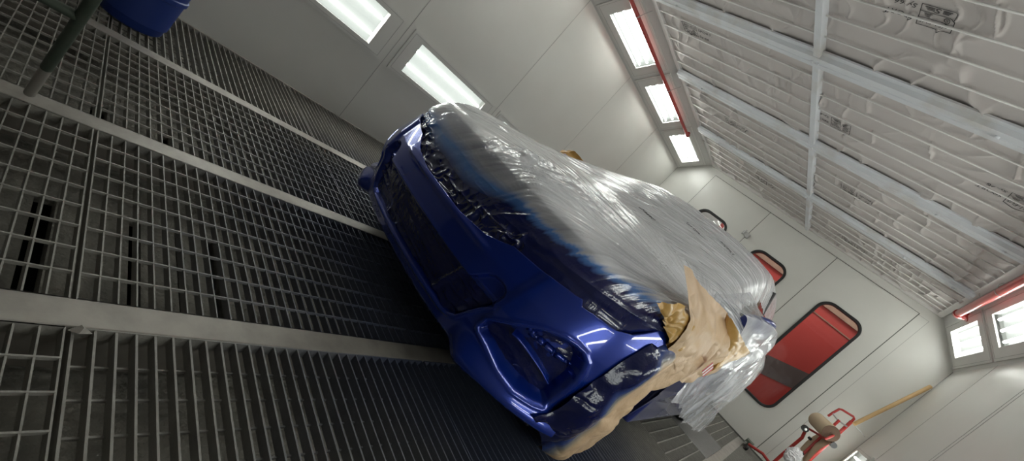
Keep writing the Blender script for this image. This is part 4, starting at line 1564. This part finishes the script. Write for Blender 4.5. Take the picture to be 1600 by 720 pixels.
def tub(name, pts, m=M_RED, r=R_):
    return smooth_angle(MB().tube(pts, r, 12).build(name, m, tro))


tub('frame_post', [(.50, 6.05, .05), (.495, 6.12, .47), (.47, 6.2, 1.06)], r=.017)
tub('frame_post', [(.33, 6.25, .05), (.32, 6.25, .30), (.315, 6.22, .56), (.27, 6.2, .68)], r=.017)
tub('frame_post', [(.42, 6.02, .40), (.41, 6.1, .62), (.395, 6.15, .98)], r=.014)
tub('handle', [(.47, 6.2, 1.06), (.465, 6.2, 1.10), (.45, 6.2, 1.11), (.345, 6.2, 1.085), (.325, 6.2, 1.07), (.315, 6.2, 1.0), (.31, 6.2, .93)], r=.012)
tub('cross_bar', [(.31, 6.2, .99), (.39, 6.18, .97), (.48, 6.17, .985)], M_METAL, .009)
tub('roll_arm', [(.275, 6.18, .68), (.43, 5.93, .74), (.445, 5.95, .80), (.47, 6.12, .93)], r=.012)
tub('cross_bar', [(.31, 6.2, .40), (.40, 6.1, .42), (.49, 6.1, .44)], r=.013)
tub('base_bar', [(.05, 6.18, .07), (.20, 6.15, .12), (.36, 6.12, .10), (.52, 6.05, .07)], r=.017)
tub('base_bar', [(.02, 6.42, .06), (.02, 6.1, .06)], M_METAL, .012)
tub('hook_rod', [(.49, 6.18, 1.05), (.60, 6.2, 1.04), (.64, 6.2, 1.03)], M_METAL, .004)
tub('knob', [(.505, 6.02, .745), (.515, 5.99, .745)], M_RIM, .032)
tub('knob', [(.345, 6.1, .62), (.365, 6.08, .62)], M_RIM, .016)
tub('knob', [(.395, 6.03, .45), (.41, 6.0, .45)], M_RIM, .018)


def disc(name, c, ax, r, h, m, n=28):
    c, ax = np.array(c, float), np.array(ax, float)
    ax /= np.linalg.norm(ax)
    return smooth_angle(MB().tube([c - ax * h / 2, c + ax * h / 2], r, n).build(name, m, tro))


disc('wheel', (.265, 6.12, .66), (.4, -1, 0), .036, .03, M_RIM)
disc('hub', (.268, 6.10, .66), (.4, -1, 0), .013, .034, M_METAL)
disc('caster', (.045, 6.28, .035), (1, .3, 0), .034, .03, M_RIM)
disc('caster', (.06, 6.1, .035), (1, .3, 0), .034, .03, M_RIM)
disc('caster', (.50, 6.05, .035), (1, .3, 0), .034, .03, M_RIM)
bevel(MB().box(.0, .09, 6.2, 6.36, .05, .10).build('caster_plate', M_GREEN, tro), .004)
# kraft roll
rl = thing('paper_roll', 'thick roll of brown masking paper carried by the red trolley', 'paper roll', (.36, 6.1, .82))
ax = np.array([-.16, .36, .0])
c0 = np.array([.425, 5.96, .815])
smooth_angle(MB().tube([c0, c0 + ax * .9], .085, 40, cap=False).build('paper', M_ROLL, rl))
uu = ax / np.linalg.norm(ax)
smooth_angle(MB().tube([c0 - uu * .001, c0 + uu * .004], .0845, 40).tube([c0 - uu * .004, c0 + uu * .0], .022, 20).build('roll_end', M_KRAFT_CORE, rl))
Gp = loft([[tuple(c0 + uu * .02 + np.array([.075, 0, -.05])), tuple(c0 + uu * .3 + np.array([.075, 0, -.05]))], [tuple(c0 + uu * .02 + np.array([.05, -.02, -.2])), tuple(c0 + uu * .3 + np.array([.06, 0, -.22]))], [tuple(c0 + uu * .04 + np.array([.08, -.02, -.42])), tuple(c0 + uu * .28 + np.array([.07, 0, -.40]))]], 12, 24)
newobj('hanging_paper', Gp.reshape(-1, 3), grid_faces(24, 12), M_ROLL, rl, True)
# white plastic bag hanging on the trolley
uu_, vv_ = np.meshgrid(np.linspace(0, 2 * math.pi, 60), np.linspace(0, math.pi, 40))
rad = .075 * (1 + .35 * (vn(uu_ * 2.2, vv_ * 3, 5) - .5) + .25 * (ridge(uu_ * 4, vv_ * 4, 6) - .5))
rad[:, -1] = rad[:, 0]
Gbag = np.stack([.37 + rad * 1.0 * np.sin(vv_) * np.cos(uu_), 5.98 + rad * .6 * np.sin(vv_) * np.sin(uu_), .37 + rad * 1.15 * np.cos(vv_)], -1)
o = newobj('plastic_bag', Gbag.reshape(-1, 3), grid_faces(40, 60), M_BAG, None, False, (.37, 5.98, .37))
fix_normals(o)
tag(o, 'crumpled white plastic bag hanging on the lower red trolley bars', 'bag')
# wooden pole leaning in the corner
p0, p1 = np.array([.50, 6.17, 1.07]), np.array([.675, 6.50, 1.90])
o = smooth_angle(MB().tube([p0 + (p0 - p1) * .02, p0 + (p1 - p0) * .3, p1], .020, 14).build('wooden_pole', M_WOOD, base=tuple(p0)))
tag(o, 'pale wooden pole leaning from the red trolley into the wall corner', 'pole')

# ------------------------------------------------------------------ added light for the hall beyond the doors, and world
ld = bpy.data.lights.new('hall_added_light', 'AREA')  # unseen area light added to light the red sheet beyond the panes
ld.energy = 60
ld.size = 2.2
lo = bpy.data.objects.new('hall_added_light', ld)
lo.location = (-.9, 7.0, 3.2)
lo.rotation_euler = (math.radians(8), 0, 0)
COL.objects.link(lo)
w = bpy.data.worlds.new('world')
scn.world = w
w.use_nodes = True
w.node_tree.nodes['Background'].inputs['Color'].default_value = (.5, .52, .55, 1)
w.node_tree.nodes['Background'].inputs['Strength'].default_value = .15

# ------------------------------------------------------------------ camera
RW = np.array([[0.51665183, 0.53067984, 0.67190014], [0.619292, 0.3102694, -0.72125607], [-0.59122611, 0.78874065, -0.16834452]])
cam_d = bpy.data.cameras.new('camera')
cam = bpy.data.objects.new('camera', cam_d)
COL.objects.link(cam)
right, down, fwd = RW
# the rows above are the columns of world axes in camera space: rebuild camera axes in world space
rx, ry, rz = RW[0], RW[1], RW[2]
Mx = Matrix((
    (rx[0], -ry[0], -rz[0], 0.0),
    (rx[1], -ry[1], -rz[1], 0.0),
    (rx[2], -ry[2], -rz[2], 0.85),
    (0, 0, 0, 1)))
cam.matrix_world = Mx
cam_d.sensor_width = 36
cam_d.lens = 661.148 / 1600 * 36
cam_d.clip_start = .02
scn.camera = cam
scn.view_settings.view_transform = 'Standard'
scn.view_settings.look = 'None'
scn.view_settings.gamma = 1
scn.view_settings.use_curve_mapping = False
scn.view_settings.exposure = 0.85
scn.cycles.use_denoising = True
scn.cycles.max_bounces = 10
scn.cycles.diffuse_bounces = 5
scn.cycles.transparent_max_bounces = 12
scn.cycles.sample_clamp_indirect = 6
for o in list(bpy.data.objects):
    if '_b' in o:
        del o['_b']
